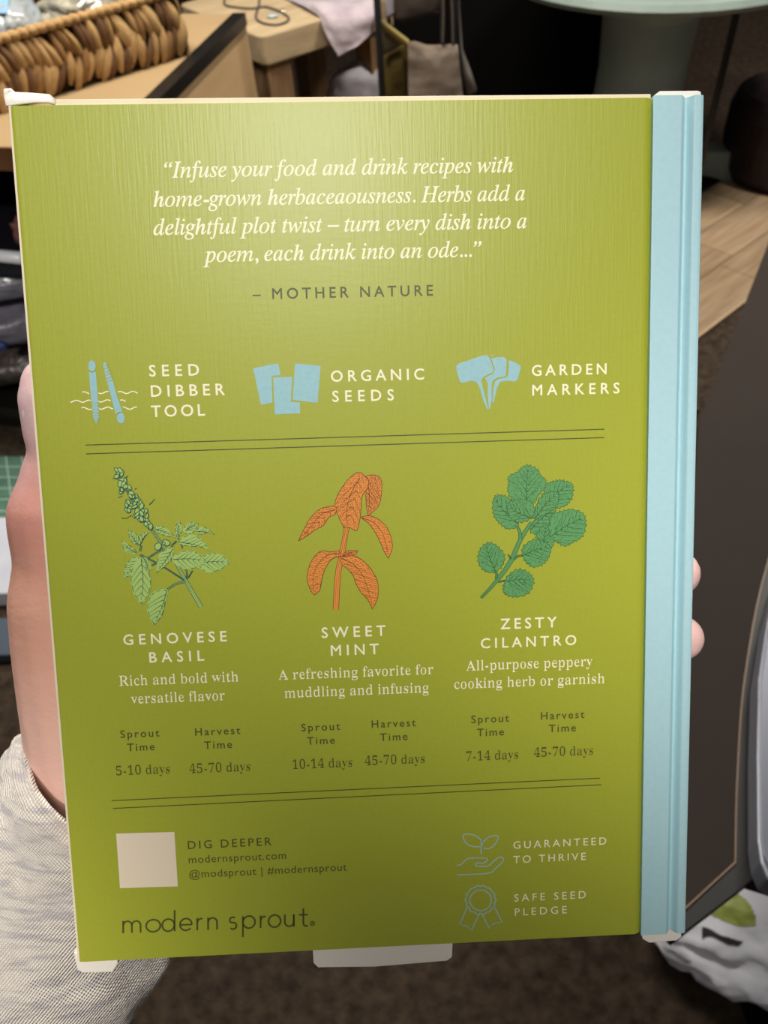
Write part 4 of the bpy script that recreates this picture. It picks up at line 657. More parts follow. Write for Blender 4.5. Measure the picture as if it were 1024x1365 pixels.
GS	366	319 514 -59 29 -62 10 -88 -18 -57 -51 -21 -77 61 -113 114 -74 61 -88 -10 -31 -29 -27 -50 -11 -52 9 -49 27 -43 43 0 -99 72 -38 81 -12 79 19 54 52 20 77 -61 125 -114 72 -61 80 11 33 30 23 45 8 61 -11 67 -45
GT	483	470 546 -456 0 0 -71 188 0 0 -475 79 0 0 475 189 0
GU	566	518 546 -78 0 0 -318 -7 -68 -27 -51 -51 -32 -77 -12 -65 11 -53 35 -26 42 -7 70 0 323 -78 0 0 -340 33 -121 84 -70 110 -22 135 28 81 77 26 116
GV	483	483 546 -77 0 -164 -384 -164 384 -78 0 236 -551 16 0
GW	834	833 546 -78 0 -149 -376 -152 376 -74 0 -151 -376 -151 376 -78 0 221 -551 15 0 181 447 179 -447 15 0
GY	483	241 358 -147 188 -94 0 202 -257 0 -289 79 0 0 288 202 258 -94 0
GZ	517	360 475 -347 -475 492 0 0 70 -347 0 347 476 -471 0 0 -71
Ga	342	329 64 -22 -14 -16 -5 -10 4 -3 14 0 185 -18 67 -47 39 -66 12 -68 -12 -51 -36 0 -78 55 45 59 14 36 -6 21 -21 7 -36 0 -19 -63 -23 -57 -22 -46 -35 -19 -56 11 -44 31 -32 46 -12 49 9 48 28 18 -28 36 -9 30 6 39 22/206 73 -30 -22 -32 -8 -37 14 -14 37 16 36 41 26 56 22
Gc	350	314 342 -49 18 -55 6 -94 -23 -61 -67 -22 -103 23 -94 64 -63 95 -23 59 6 48 15 0 70 -49 -18 -46 -6 -64 14 -42 41 -15 64 14 64 38 42 57 16 46 -8 53 -27
Gd	408	361 546 -71 0 0 -194 -40 11 -36 3 -93 -23 -63 -63 -23 -92 22 -100 60 -65 93 -23 151 0/290 60 -72 0 -65 16 -35 41 -10 61 15 65 40 44 60 15 33 -3 34 -10
Ge	383	350 104 -62 -32 -63 -11 -60 12 -40 36 -21 60 253 0 -19 110 -54 66 -83 21 -88 -23 -59 -63 -21 -96 20 -94 59 -70 95 -27 78 10 65 32/106 216 17 48 32 30 47 11 44 -11 29 -31 11 -47
Gi	175	123 359 -71 0 0 -359 71 0/130 468 -12 30 -30 12 -30 -12 -12 -30 12 -30 30 -12 30 12
Gm	617	47 359 0 -359 71 0 0 261 43 36 47 9 32 -8 24 -27 9 -48 0 -223 71 0 0 261 41 32 39 13 37 -9 27 -29 10 -46 0 -222 72 0 0 226 -15 74 -41 49 -64 17 -47 -9 -39 -23 -34 -32 -45 48 -62 16 -51 -13 -54 -41 0 47
Gn	400	120 359 -71 0 0 -359 71 0 0 258 46 40 44 12 37 -11 24 -31 9 -46 0 -222 71 0 0 222 -16 81 -44 48 -62 15 -59 -14 -48 -40 -2 0
Go	442	218 366 -96 -24 -68 -65 -25 -94 24 -98 67 -67 98 -25 102 24 68 66 25 100 -26 95 -68 65/218 302 63 -15 43 -43 16 -62 -15 -67 -42 -43 -65 -15 -61 16 -41 44 -14 66 15 62 41 42
Gp	400	117 9 37 -12 35 -4 94 24 65 64 23 96 -23 100 -68 61 -111 21 -123 0 0 -543 71 0/117 295 65 0 64 -14 39 -40 13 -63 -15 -63 -40 -42 -59 -16 -34 4 -33 12
Gr	317	55 359 0 -359 71 0 0 188 12 56 31 39 45 15 31 -9 35 -26 38 62 -44 31 -42 10 -34 -9 -35 -29 -35 -51 -2 0 0 82
Gs	308	259 337 -54 22 -51 7 -63 -11 -41 -34 -15 -52 44 -77 81 -51 43 -45 -15 -29 -38 -12 -52 12 -65 35 0 -76 63 -26 62 -7 61 13 41 37 16 55 -18 50 -63 51 -67 44 -20 28 13 24 34 9 47 -9 57 -29
Gt	266	134 434 -134 -131 0 -8 62 0 0 -189 13 -58 39 -40 65 -15 43 7 44 17 0 66 -42 -20 -39 -6 -23 4 -20 17 -8 33 0 184 113 0 0 64 -113 0
Gu	400	350 0 0 359 -72 0 0 -257 -39 -37 -46 -13 -41 9 -25 27 -8 43 0 228 -71 0 0 -223 16 -78 43 -48 65 -17 55 14 51 39 0 -46
Gv	350	165 -7 24 0 158 366 -76 0 -94 -221 -97 221 -78 0
G|	208	74 -184 60 0 0 730 -60 0
G–	400	407 228 -414 0 0 -51 414 0
"""
GLY = {}
for ln_ in GLYPHS.strip('\n').split('\n'):
    k, a, d = ln_.split('\t'); cs_ = []
    for part in d.split('/'):
        if not part: continue
        n_ = [int(x) for x in part.split()]; x, y = n_[0], n_[1]; q_ = [(x/800, y/800)]
        for i in range(2, len(n_), 2): x += n_[i]; y += n_[i+1]; q_.append((x/800, y/800))
        cs_.append(q_)
    GLY[k] = (int(a)/800, cs_)
CAP = {'I': .65, 'R': .66, 'G': max(y for p in GLY['GE'][1] for x, y in p)}
XH = {'I': .44, 'R': .46, 'G': .45}
def clean(p, e):
    q = []
    for v in p:
        if not q or math.hypot(v[0]-q[-1][0], v[1]-q[-1][1]) > e: q.append(v)
    while len(q) > 3 and math.hypot(q[0][0]-q[-1][0], q[0][1]-q[-1][1]) <= e: q.pop()
    return q
def grow(p, d):
    """move a contour outwards (sign from its own winding as the font gives it) by d"""
    n = len(p); out = []
    for i in range(n):
        ax, ay = p[i-1]; bx_, by_ = p[i]; cx, cy = p[(i+1) % n]
        e1 = Vector((by_-ay, ax-bx_)).normalized(); e2 = Vector((cy-by_, bx_-cx)).normalized()
        m = e1+e2; k = 1+e1.dot(e2)
        m = m/max(k, .45) if k > 1e-3 else e1
        out.append((bx_+m.x*d, by_+m.y*d))
    return out
def sarea(p): return sum(p[i-1][0]*p[i][1]-p[i][0]*p[i-1][1] for i in range(len(p)))/2
def fill2d(name, glyphs, z, m, parent, offset=0.0, eps=4e-6):
    """each glyph = list of contours; holes are cut inside their own glyph"""
    from mathutils.geometry import tessellate_polygon
    V = []; Fs = []
    for polys in glyphs:
        polys = [clean(p, eps) for p in polys]; polys = [p for p in polys if len(p) > 2]
        if not polys: continue
        big = max(polys, key=lambda p: abs(sarea(p))); sg = 1 if sarea(big) > 0 else -1
        polys = [grow(p, offset*sg) for p in polys]
        outer = [p for p in polys if sarea(p)*sg > 0]; holes = [p for p in polys if sarea(p)*sg <= 0]
        for o_ in outer:
            mine = [h for h in holes if inside(o_, *h[0])]; loops = [o_]+mine
            flat = [v for l in loops for v in l]; b = len(V); V += [(x, y, z) for x, y in flat]
            for t in tessellate_polygon([[Vector((x*1000, y*1000, 0)) for x, y in l] for l in loops]):
                a_, b_, c_ = (flat[k] for k in t); ar = (b_[0]-a_[0])*(c_[1]-a_[1])-(c_[0]-a_[0])*(b_[1]-a_[1])
                Fs.append(tuple(b+k for k in (t if ar > 0 else t[::-1])))
    me = bpy.data.meshes.new(name); me.from_pydata(V, [], Fs); me.materials.append(m)
    return link(name, me, parent)
def inside(poly, x, y):
    r = False; n = len(poly)
    for i in range(n):
        x1, y1 = poly[i]; x2, y2 = poly[i-1]
        if (y1 > y) != (y2 > y) and x < (x2-x1)*(y-y1)/(y2-y1)+x1: r = not r
    return r
def text(name, s, st, L, R, hpx, m, wt=0.0, fit='track', label=None, z=ZP):
    a = fp(*L); b_ = fp(*R); x0, x1 = a.x, b_.x; y = (a.y+b_.y)/2
    mx, my = (L[0]+R[0])/2, (L[1]+R[1])/2
    size = (fp(mx, my-hpx)-fp(mx, my)).length/CAP[st]*{'I': .93, 'R': .92, 'G': .93}[st]
    pos = []; x = 0
    for ch in s:
        if ch == ' ': x += .26 if st != 'G' else .28; continue
        g = GLY[st+ch]; pos.append((ch, x)); x += g[0]
    g0 = GLY[st+pos[0][0]]; gl = GLY[st+pos[-1][0]]
    lft = min(q[0] for p in g0[1] for q in p); rgt = pos[-1][1]+max(q[0] for p in gl[1] for q in p)
    nat = (rgt-lft)*size; want = x1-x0; sx = 1; tr = 0
    if fit == 'scale': sx = want/nat
    else:
        nsl = len(s)-1; tr = (want-nat)/nsl/size
    polys = []; x = 0; i = 0
    for ch in s:
        if ch == ' ': x += (.26 if st != 'G' else .28)+tr; continue
        g = GLY[st+ch]
        polys.append([[(x0+((qx+x-lft)*size)*sx, y+qy*size) for qx, qy in p] for p in g[1]])
        x += g[0]+tr
    o = fill2d(name, polys, z, m, panel, wt*size, .0042*size)
    if label: o['label'] = label
    return o
Q = [('“Infuse your food and drink recipes with', (220, 236.5), (684, 230)), ('home-grown herbaceaousness. Herbs add a', (205, 275.5), (699.5, 267.5)),
     ('delightful plot twist – turn every dish into a', (205, 313), (702, 304.5)), ('poem, each drink into an ode...”', (271, 349), (642, 342.5))]
for s_, l_, r_ in Q: text('quote_line', s_, 'I', l_, r_, 21, INK_C, .0085, 'scale', 'cream italic lettering')
text('signature_line', '– MOTHER NATURE', 'G', (337.3, 398.6), (577.1, 394.3), 15, INK_D, .012, label='dark green capital lettering')
for s_, l_, r_, h_ in (('SEED', (199.5, 502), (265.5, 500), 16), ('DIBBER', (201.9, 528.6), (299.6, 526.6), 16), ('TOOL', (202.3, 555.7), (273.3, 554), 16),
                   ('ORGANIC', (441.7, 509.2), (565.3, 505.4), 15.5), ('SEEDS', (443.6, 535.5), (525, 533.6), 15.5),
                   ('GARDEN', (709.3, 501.5), (808.4, 498), 15), ('MARKERS', (709.9, 527.6), (825.7, 523.6), 15),
                   ('GENOVESE', (165, 859.1), (302.3, 855.2), 14.4), ('BASIL', (199.7, 882.8), (272.3, 880.7), 14.4),
                   ('SWEET', (429.3, 850.5), (514, 847), 14.6), ('MINT', (441.6, 874), (505, 871.5), 14.6),
                   ('ZESTY', (667.6, 838.8), (742, 835.6), 14.6), ('CILANTRO', (641.3, 864.3), (768.2, 859.3), 14)):
    text('heading_text', s_, 'G', l_, r_, h_, INK_C, .014)
for s_, l_, r_ in (('Rich and bold with', (159.4, 913.5), (318, 909)), ('versatile flavor', (175, 937.4), (300, 933.7)),
                   ('A refreshing favorite for', (372, 907), (577.5, 897.6)), ('muddling and infusing', (379.8, 930.4), (571.4, 922.6)),
                   ('All-purpose peppery', (622.2, 894.2), (789.7, 887.5)), ('cooking herb or garnish', (605.9, 919.3), (806, 909.6))):
    text('caption_text', s_, 'R', l_, r_, 14.2, INK_C, .004, 'scale')
for s_, l_, r_ in (('Sprout', (161, 983.5), (212.6, 981.7)), ('Time', (170, 1001), (206.2, 1000)), ('Harvest', (260.6, 980.6), (320.4, 978.2)), ('Time', (272.8, 998.2), (309.4, 997)),
                   ('Sprout', (402, 974.8), (453.5, 972.8)), ('Time', (409.8, 992.6), (446.4, 991.2)), ('Harvest', (495.8, 970.4), (554.3, 967.7)), ('Time', (507, 987.7), (543.4, 986.3)),
                   ('Sprout', (628.6, 963.8), (678.6, 961.9)), ('Time', (636.4, 981.4), (671.8, 980)), ('Harvest', (721.3, 959.4), (779, 956.7)), ('Time', (732, 976), (767.7, 974.6))):
    text('time_heading', s_, 'G', l_, r_, 10.6, INK_D, .012)
for s_, l_, r_ in (('5-10 days', (155.2, 1033), (226.6, 1031)), ('45-70 days', (252.9, 1030), (333.7, 1028)), ('10-14 days', (390.3, 1025), (469.6, 1022)),
                   ('45-70 days', (486.7, 1020), (566.3, 1017)), ('7-14 days', (621.7, 1014.3), (690.8, 1011.4)), ('45-70 days', (712, 1009.4), (790.7, 1005.6))):
    text('time_text', s_, 'R', l_, r_, 12.8, INK_D, .004, 'scale')
text('small_print', 'DIG DEEPER', 'G', (250.8, 1130.8), (362.2, 1127.6), 11.3, INK_D, .006)
text('small_print', 'modernsprout.com', 'G', (251.8, 1149.9), (381.6, 1145.6), 10.6, INK_D, .002)
text('small_print', '@modsprout | #modernsprout', 'G', (252.5, 1170), (462.4, 1160.6), 10.6, INK_D, .002)
for s_, l_, r_ in (('GUARANTEED', (684.5, 1132), (808.4, 1124.8)), ('TO THRIVE', (684.5, 1151.4), (781, 1145.4)), ('SAFE SEED', (685.7, 1202.5), (781, 1196.4)), ('PLEDGE', (686.5, 1220.8), (755.6, 1217))):
    text('pledge_text', s_, 'G', l_, r_, 10.4, INK_C, .003)

# ribbons: constant or tapering pen lines in face coordinates
class Art:
    """collects pen lines and filled shapes traced on the print (photo pixels) and lays them flat on the panel"""
    def __init__(s, sc, ox, oy): s.k = sc; s.ox = ox; s.oy = oy; s.V = []; s.F = []; s.M = []
    def pt(s, p): q = fp(s.ox+p[0]/s.k, s.oy+p[1]/s.k); return (q.x, q.y)
    def line(s, pts, wd, mi, z, closed=False, w2=None):
        if len(pts) < 2: return
        P_ = [Vector(s.pt(p)) for p in pts]; n = len(P_); b = len(s.V); u = wd/s.k*.000205/2; u2 = (w2 if w2 is not None else wd)/s.k*.000205/2
        for i in range(n):
            a, c = (P_[i-1], P_[(i+1) % n]) if closed else (P_[max(i-1, 0)], P_[min(i+1, n-1)])
            t = (c-a); t = t.normalized() if t.length > 1e-9 else Vector((1, 0)); k = u+(u2-u)*i/max(n-1, 1); q = Vector((-t.y, t.x))*k
            s.V += [(P_[i].x+q.x, P_[i].y+q.y, z), (P_[i].x-q.x, P_[i].y-q.y, z)]
        for i in range(n if closed else n-1):
            j = (i+1) % n; s.F.append((b+2*i, b+2*i+1, b+2*j+1, b+2*j)); s.M.append(mi)
    def fill(s, pts, mi, z):
        from mathutils.geometry import tessellate_polygon
        q = [s.pt(p) for p in pts]; b = len(s.V); s.V += [(x, y, z) for x, y in q]
        for t in tessellate_polygon([[Vector((x, y, 0)) for x, y in q]]): s.F.append(tuple(b+i for i in t)); s.M.append(mi)
    def build(s, name, mats, label=None):
        me = bpy.data.meshes.new(name); me.from_pydata(s.V, [], s.F)
        for m_ in mats: me.materials.append(m_)
        me.polygons.foreach_set('material_index', s.M)
        bm = bmesh.new(); bm.from_mesh(me)
        for f_ in bm.faces:
            f_.normal_update()
            if f_.normal.z < 0: f_.normal_flip()
        bm.to_mesh(me); bm.free(); o = link(name, me, panel)
        if label: o['label'] = label
        return o
def cm(pts, k=5, closed=False):
    P_ = [Vector((p[0], p[1], 0)) for p in pts]
    if closed:
        n = len(P_); out = []
        for i in range(n):
            a, b, c, d = P_[i-1], P_[i], P_[(i+1) % n], P_[(i+2) % n]
            for j in range(k):
                t = j/k; v = .5*((2*b)+(c-a)*t+(2*a-5*b+4*c-d)*t*t+(3*b-a-3*c+d)*t**3); out.append((v.x, v.y))
        return out
    return [(v.x, v.y) for v in catmull(P_, k)]
def inside(poly, x, y):
    r = False; n = len(poly)
    for i in range(n):
        x1, y1 = poly[i]; x2, y2 = poly[i-1]
        if (y1 > y) != (y2 > y) and x < (x2-x1)*(y-y1)/(y2-y1)+x1: r = not r
    return r
# double rules
for quad in (((114, 593.3), (805.8, 572.1)), ((114.7, 605), (805.8, 583.3)), ((148.8, 1067.2), (800, 1037.2)), ((150.5, 1077.6), (801.5, 1046))):
    A = Art(1, 0, 0); A.line(quad, 1.3, 0, ZP); A.build('rule_line', [INK_L])
# code label left blank
A = Art(1, 0, 0); A.fill([(154.8, 1111), (232.5, 1108.9), (237.2, 1181.4), (160, 1183.8)], 0, ZP); A.build('cream_square', [mat('cream_label', 'efdfc6', .5)], 'blank cream square')

# dibber tools icon
A = Art(4.267, 80, 460)
def wave(x0, x1, y, ph, slope):
    return [(x, y+slope*(x-x0)+6*math.sin(ph+(x-x0)*2*math.pi/72)) for x in range(int(x0), int(x1)+1, 4)]
for segs, y in ((((127, 168), (220, 278), (330, 442)), 272), (((60, 176), (218, 290), (342, 376)), 320), (((122, 184), (222, 302), (358, 440)), 361)):
    for a_, b_ in segs: A.line(wave(a_, b_, y-(2 if a_ > 200 else 0), (a_*.03), -.01), 6, 1, ZP)
A.fill(cm([(182, 86), (198, 100), (203, 122), (198, 142), (183, 150), (167, 142), (162, 122), (166, 98)], 3, True), 0, ZP*2)
A.fill([(165, 152), (183, 158), (205, 150), (211, 240), (218, 330), (222, 415), (216, 432), (207, 448), (198, 434), (190, 415), (181, 330), (172, 240)], 0, ZP*2)
A.fill([(253, 93), (266, 106), (270, 124), (302, 205), (325, 290), (356, 380), (340, 382), (318, 396), (296, 310), (268, 210), (248, 130), (246, 108)], 0, ZP*2)
A.fill(cm([(340, 388), (356, 386), (366, 402), (368, 422), (362, 440), (346, 446), (332, 436), (324, 418), (326, 400)], 3, True), 0, ZP*2)
for y in (328, 345, 365, 385, 402, 418, 432): A.line([(180+(y-328)*.1, y-2), (200, y+2), (222, y-3)], 3, 2, ZP*3)
for i in range(6):
    y = 112+i*18; x = 246+i*5.2; A.line([(x-2, y+6), (x+14, y+2), (x+32, y-8)], 3.4, 2, ZP*3)
A.line([(164, 140), (183, 152), (204, 142)], 3, 2, ZP*3); A.line([(322, 392), (340, 380), (358, 382)], 3, 2, ZP*3)
A.build('dibber_icon', [INK_B, INK_C, M_green], 'light blue dibber drawing over cream waves')
A = Art(3.657, 320, 460)
A.fill([(64, 113), (186, 89), (198, 147), (154, 150), (158, 281), (102, 291)], 0, ZP); A.fill([(162, 158), (254, 155), (248, 276), (292, 280), (293, 333), (170, 338)], 0, ZP)
A.fill([(268, 89), (393, 101), (378, 282), (257, 267)], 0, ZP); A.build('seed_packets_icon', [INK_B], 'three light blue seed packets')
A = Art(3.938, 590, 450)
A.fill([(72, 150), (84, 137), (150, 114), (215, 93), (238, 93), (248, 110), (268, 165), (262, 182), (212, 208), (203, 225), (212, 262), (226, 320), (240, 376), (235, 377), (214, 330), (190, 250), (175, 233), (150, 226), (105, 239), (92, 232), (80, 196), (71, 162)], 0, ZP)
A.fill([(256, 108), (290, 103), (322, 102), (336, 112), (336, 150), (333, 196), (322, 205), (285, 211), (262, 228), (257, 260), (258, 330), (247, 378), (243, 372), (236, 300), (238, 240), (222, 212), (264, 190), (275, 166)], 0, ZP)
A.fill([(348, 118), (380, 130), (409, 146), (411, 160), (393, 222), (380, 231), (345, 226), (302, 233), (287, 262), (270, 335), (262, 342), (266, 270), (275, 232), (290, 219), (334, 209), (345, 192)], 0, ZP)
A.line([(250, 95), (268, 94)], 4, 0, ZP); A.build('garden_markers_icon', [INK_B], 'three light blue garden markers')
# sprout in hand and rosette, thin line icons
A = Art(3.938, 590, 1040)
for p_, cl_ in ((cm([(205, 345), (200, 312), (160, 286), (110, 287), (120, 325), (155, 347)], 4, True), True), (cm([(215, 325), (240, 299), (290, 292), (280, 330), (250, 356), (216, 357)], 4), False),
              ([(204, 310), (203, 350), (203, 388)], False), (cm([(75, 447), (100, 440), (125, 415), (150, 408), (226, 409), (233, 422), (215, 434), (178, 435), (180, 450), (238, 450), (268, 425), (297, 404), (318, 409), (312, 432), (275, 465), (240, 488), (75, 497)], 4), False)):
    A.line(p_, 7, 0, ZP, closed=cl_)
A.build('sprout_hand_icon', [INK_T], 'thin pale teal drawing of a sprout over an open hand')
A = Art(3.938, 590, 1040)
A.line([(200+56*math.cos(a*math.pi/20), 630+54*math.sin(a*math.pi/20)) for a in range(40)], 7, 0, ZP, closed=True)
A.line([(200+(78+3*math.cos(a*math.pi/60*14))*math.cos(a*math.pi/60), 628+(74+3*math.cos(a*math.pi/60*14))*math.sin(a*math.pi/60)) for a in range(120)], 7, 0, ZP, closed=True)
A.line([(128, 668), (90, 758), (126, 764), (152, 788), (192, 704)], 7, 0, ZP); A.line([(208, 704), (246, 778), (268, 751), (313, 745), (276, 672)], 7, 0, ZP)
A.build('rosette_icon', [INK_T], 'thin pale teal rosette drawing')
# wordmark, drawn with round pen strokes
A = Art(2.844, 140, 1040)
def arc(cx, cy, rx, ry, a0, a1, n=16): return [(cx+rx*math.cos(math.radians(a0+(a1-a0)*i/n)), cy-ry*math.sin(math.radians(a0+(a1-a0)*i/n))) for i in range(n+1)]
BLf = lambda x: 580-(x-65)*(27/705)                 # baseline
pen = 7.2
def stroke(pts, closed=False): A.line([(x, BLf(x)-y) for x, y in pts], pen, 0, ZP, closed=closed)
def arcs(cx, cy, r, a0, a1, n=18, ry=None): return [(cx+r*math.cos(math.radians(a0+(a1-a0)*i/n)), cy+(ry or r)*math.sin(math.radians(a0+(a1-a0)*i/n))) for i in range(n+1)]
x = 69
stroke([(x, 0), (x, 47)]); stroke(arcs(x+16.5, 28, 16.5, 180, 0)+[(x+33, 0)]); stroke(arcs(x+49.5, 28, 16.5, 180, 0)+[(x+66, 0)])      # m
stroke(arcs(184-1, 24, 27, 0, 350, 30, 23), True)                                                                        # o
stroke(arcs(240, 24, 23, 0, 350, 30, 23), True); stroke([(264, 0), (264, 80)])                                                # d
stroke([(286, 23), (329, 23)]+arcs(307, 24, 22.5, 5, 320, 24))                                                                  # e
stroke([(350, 0), (350, 47)]); stroke(arcs(366, 28, 16, 180, 75, 10))                                                          # r
stroke([(391, 0), (391, 47)]); stroke(arcs(408, 28, 17, 180, 0)+[(425, 0)])                                                      # n
stroke(arcs(484, 34, 11, 40, 250, 10)[:-1]+[(484, 24)]+arcs(486, 12, 12.5, 75, -140, 12))                                           # s
stroke([(523, -32), (523, 47)]); stroke(arcs(546, 24, 23, 0, 350, 30), True)                                                     # p
stroke([(590, 0), (590, 47)]); stroke(arcs(606, 28, 15, 180, 75, 10))                                                          # r
stroke(arcs(643, 24, 23, 0, 350, 30), True)                                                                                   # o
stroke([(682, 47), (682, 20)]+arcs(699, 19, 17, 180, 360)[1:]+[(716, 47)]); stroke([(716, 0), (716, 47)])                           # u
stroke([(752, 68), (752, 12)]+arcs(763, 12, 11, 180, 270, 6)+[(770, 1)]); stroke([(736, 44), (769, 44)])                                 # t
A.line(arcs(787, 543, 8, 0, 340, 14), 4, 0, ZP, True); A.fill(arcs(787, 543, 4, 0, 340, 8), 0, ZP)
A.build('wordmark_text', [INK_D], 'large dark green lowercase lettering')

# herb drawings
def drawing(name, sc, ox, oy, mats, leaves, stems, label, blobs=(), tick=12, tooth=0, vein=True, inkw=3.2, halo=False, seed=1, veinstep=.13, extra=()):
    rnd = random.Random(seed); A = Art(sc, ox, oy); z = ZP; ZS = 5e-6
    for pts, w0, w1 in stems:
        c = cm(pts, 5); A.line(c, w0+inkw*1.3, 1, z, w2=w1+inkw*1.3); z += ZS*.5
        A.line(c, w0-inkw*.4, 0, z, w2=w1-inkw*.4); z += ZS*.5
        for k in (-.2, .25): A.line([(p[0]+k*w0, p[1]) for p in c], inkw*.6, 1, z, w2=inkw*.3)
    for lf in leaves:
        pts, base, tip = lf[0], lf[1], lf[2]; dk = lf[3] if len(lf) > 3 else 0
        ti = min(range(len(pts)), key=lambda i: (pts[i][0]-tip[0])**2+(pts[i][1]-tip[1])**2)
        o = cm(pts, 5, True) if tooth > 5 else cm(list(pts[:ti+1])+[(pts[ti][0]+.01, pts[ti][1]+.01), (pts[ti][0]+.02, pts[ti][1])]+list(pts[ti+1:]), 5, True)
        o = clean(o, 2.0)
        if tooth:
            q = []; n = len(o); cx = sum(p[0] for p in o)/n; cy = sum(p[1] for p in o)/n; acc = 0
            for i, p in enumerate(o):
                nx, ny = p[0]-cx, p[1]-cy; l = math.hypot(nx, ny) or 1
                k = tooth*(1 if i % 2 else -.6)*rnd.uniform(.6, 1.2); q.append((p[0]+nx/l*k, p[1]+ny/l*k))
            o = q
        z += ZS; A.fill(o, 0, z); z += ZS
        if not halo: A.line(o, inkw, 1, z, closed=True)
        else:
            for i in range(0, len(o)-2, 3):
                if rnd.random() < .75: A.line([(o[i+j][0]*.93+.07*(base[0]+tip[0])/2, o[i+j][1]*.93+.07*(base[1]+tip[1])/2) for j in range(3)], inkw*.8, 1, z)
        bx_, by_ = base; tx, ty = tip; dx, dy = tx-bx_, ty-by_; L = math.hypot(dx, dy); ux, uy = dx/L, dy/L
        mid = (bx_+dx*.5+uy*L*.04, by_+dy*.5-ux*L*.04)
        rib = cm(lf[4] if len(lf) > 4 else [base, mid, (bx_+dx*.93, by_+dy*.93)], 5); A.line(rib, inkw*1.2, 1, z, w2=inkw*.4)
        if vein:
            t = .12
            while t < .9:
                sx_, sy_ = bx_+dx*t, by_+dy*t
                for sd_ in (-1, 1):
                    ang = math.radians(38+8*rnd.random())*sd_; vx_, vy_ = ux*math.cos(ang)-uy*math.sin(ang), ux*math.sin(ang)+uy*math.cos(ang)
                    ln2 = 0; pl = [(sx_, sy_)]
                    while ln2 < L:
                        ln2 += 7; p = (sx_+vx_*ln2+ux*ln2*ln2*.0012, sy_+vy_*ln2+uy*ln2*ln2*.0012)
                        if not inside(o, p[0]+vx_*5, p[1]+vy_*5): break
                        pl.append(p)
                    if len(pl) > 2: A.line(pl, inkw*.9, 1, z, w2=inkw*.35)
                t += veinstep
        if tick:
            xs = [p[0] for p in o]; ys = [p[1] for p in o]; st = tick*(.72 if dk else 1); yy = min(ys)
            while yy < max(ys):
                xx = min(xs)
                while xx < max(xs):
                    jx, jy = xx+rnd.uniform(-.35, .35)*st, yy+rnd.uniform(-.35, .35)*st
                    side = (jx-bx_)*uy-(jy-by_)*ux; ang = math.radians(45)*(-1 if side > 0 else 1)
                    vx_, vy_ = ux*math.cos(ang)-uy*math.sin(ang), ux*math.sin(ang)+uy*math.cos(ang); ll = st*(.75 if dk else .5)*rnd.uniform(.6, 1.1)
                    if inside(o, jx-vx_*ll, jy-vy_*ll) and inside(o, jx+vx_*ll, jy+vy_*ll): A.line([(jx-vx_*ll, jy-vy_*ll), (jx+vx_*ll*.2-uy*2, jy+vy_*ll*.2+ux*2), (jx+vx_*ll, jy+vy_*ll)], inkw*.75, 1, z, w2=inkw*.35)
                    xx += st
                yy += st
    for (x, y, r1, r2, a_) in blobs:
        o = [(x+r1*math.cos(t)*math.cos(a_)-r2*math.sin(t)*math.sin(a_), y+r1*math.cos(t)*math.sin(a_)+r2*math.sin(t)*math.cos(a_)) for t in [i*math.pi/6 for i in range(12)]]
        z += 2e-6; A.fill(o, 0, z); A.line(o, inkw*1.1, 1, z+1e-6, closed=True)
    for pts, wd in extra: A.line(pts, wd, 1, z+2e-6, w2=wd*.5)
    return A.build(name, mats, label)
# sweet mint
drawing('mint_drawing', 6.0235, 380, 610, [mat('orange_ink', 'e58f38', .5, .4), mat('rust_ink', '74380e', .5, .4)], [
    ([(650, 150), (700, 140), (750, 150), (775, 190), (775, 280), (755, 380), (700, 440), (668, 465), (655, 400), (650, 300), (660, 240), (665, 190)], (660, 160), (672, 455), 1),
    ([(600, 118), (640, 150), (670, 180), (665, 240), (620, 310), (612, 400), (600, 500), (575, 585), (530, 565), (470, 555), (430, 470), (400, 380), (430, 290), (480, 210), (540, 145)], (600, 150), (500, 555), 0, [(602, 160), (530, 290), (495, 420), (505, 550)]),
    ([(405, 395), (340, 395), (270, 420), (200, 490), (170, 545), (130, 620), (113, 665), (180, 625), (240, 580), (310, 540), (350, 480), (405, 450)], (400, 415), (118, 658), 0, [(402, 420), (300, 450), (210, 550), (120, 655)]),
    ([(610, 478), (680, 468), (740, 490), (800, 540), (840, 610), (862, 700), (850, 760), (830, 805), (800, 760), (770, 690), (730, 610), (690, 550), (650, 510)], (620, 485), (830, 795), 0, [(620, 485), (710, 520), (790, 620), (828, 780)]),
    ([(450, 785), (430, 750), (370, 757), (300, 750), (250, 780), (200, 860), (178, 950), (190, 1020), (215, 1080), (240, 1100), (280, 1060), (295, 980), (320, 900), (360, 830), (410, 798)], (440, 775), (235, 1090), 0, [(440, 772), (350, 778), (270, 850), (225, 960), (235, 1080)]),
    ([(460, 792), (500, 750), (540, 745), (582, 748), (560, 780), (500, 800)], (465, 790), (575, 750)),
    ([(440, 800), (470, 795), (560, 790), (640, 840), (700, 910), (740, 990), (748, 1080), (735, 1150), (700, 1210), (665, 1140), (610, 1080), (570, 1010), (550, 950), (500, 890), (460, 860)], (450, 805), (700, 1195), 0, [(450, 805), (560, 865), (640, 980), (700, 1180)])],
    [([(497, 560), (458, 770), (425, 940), (408, 1220)], 36, 44)], 'orange and rust mint sprig drawing', tick=17, tooth=3, inkw=5.6, seed=4, veinstep=.16)
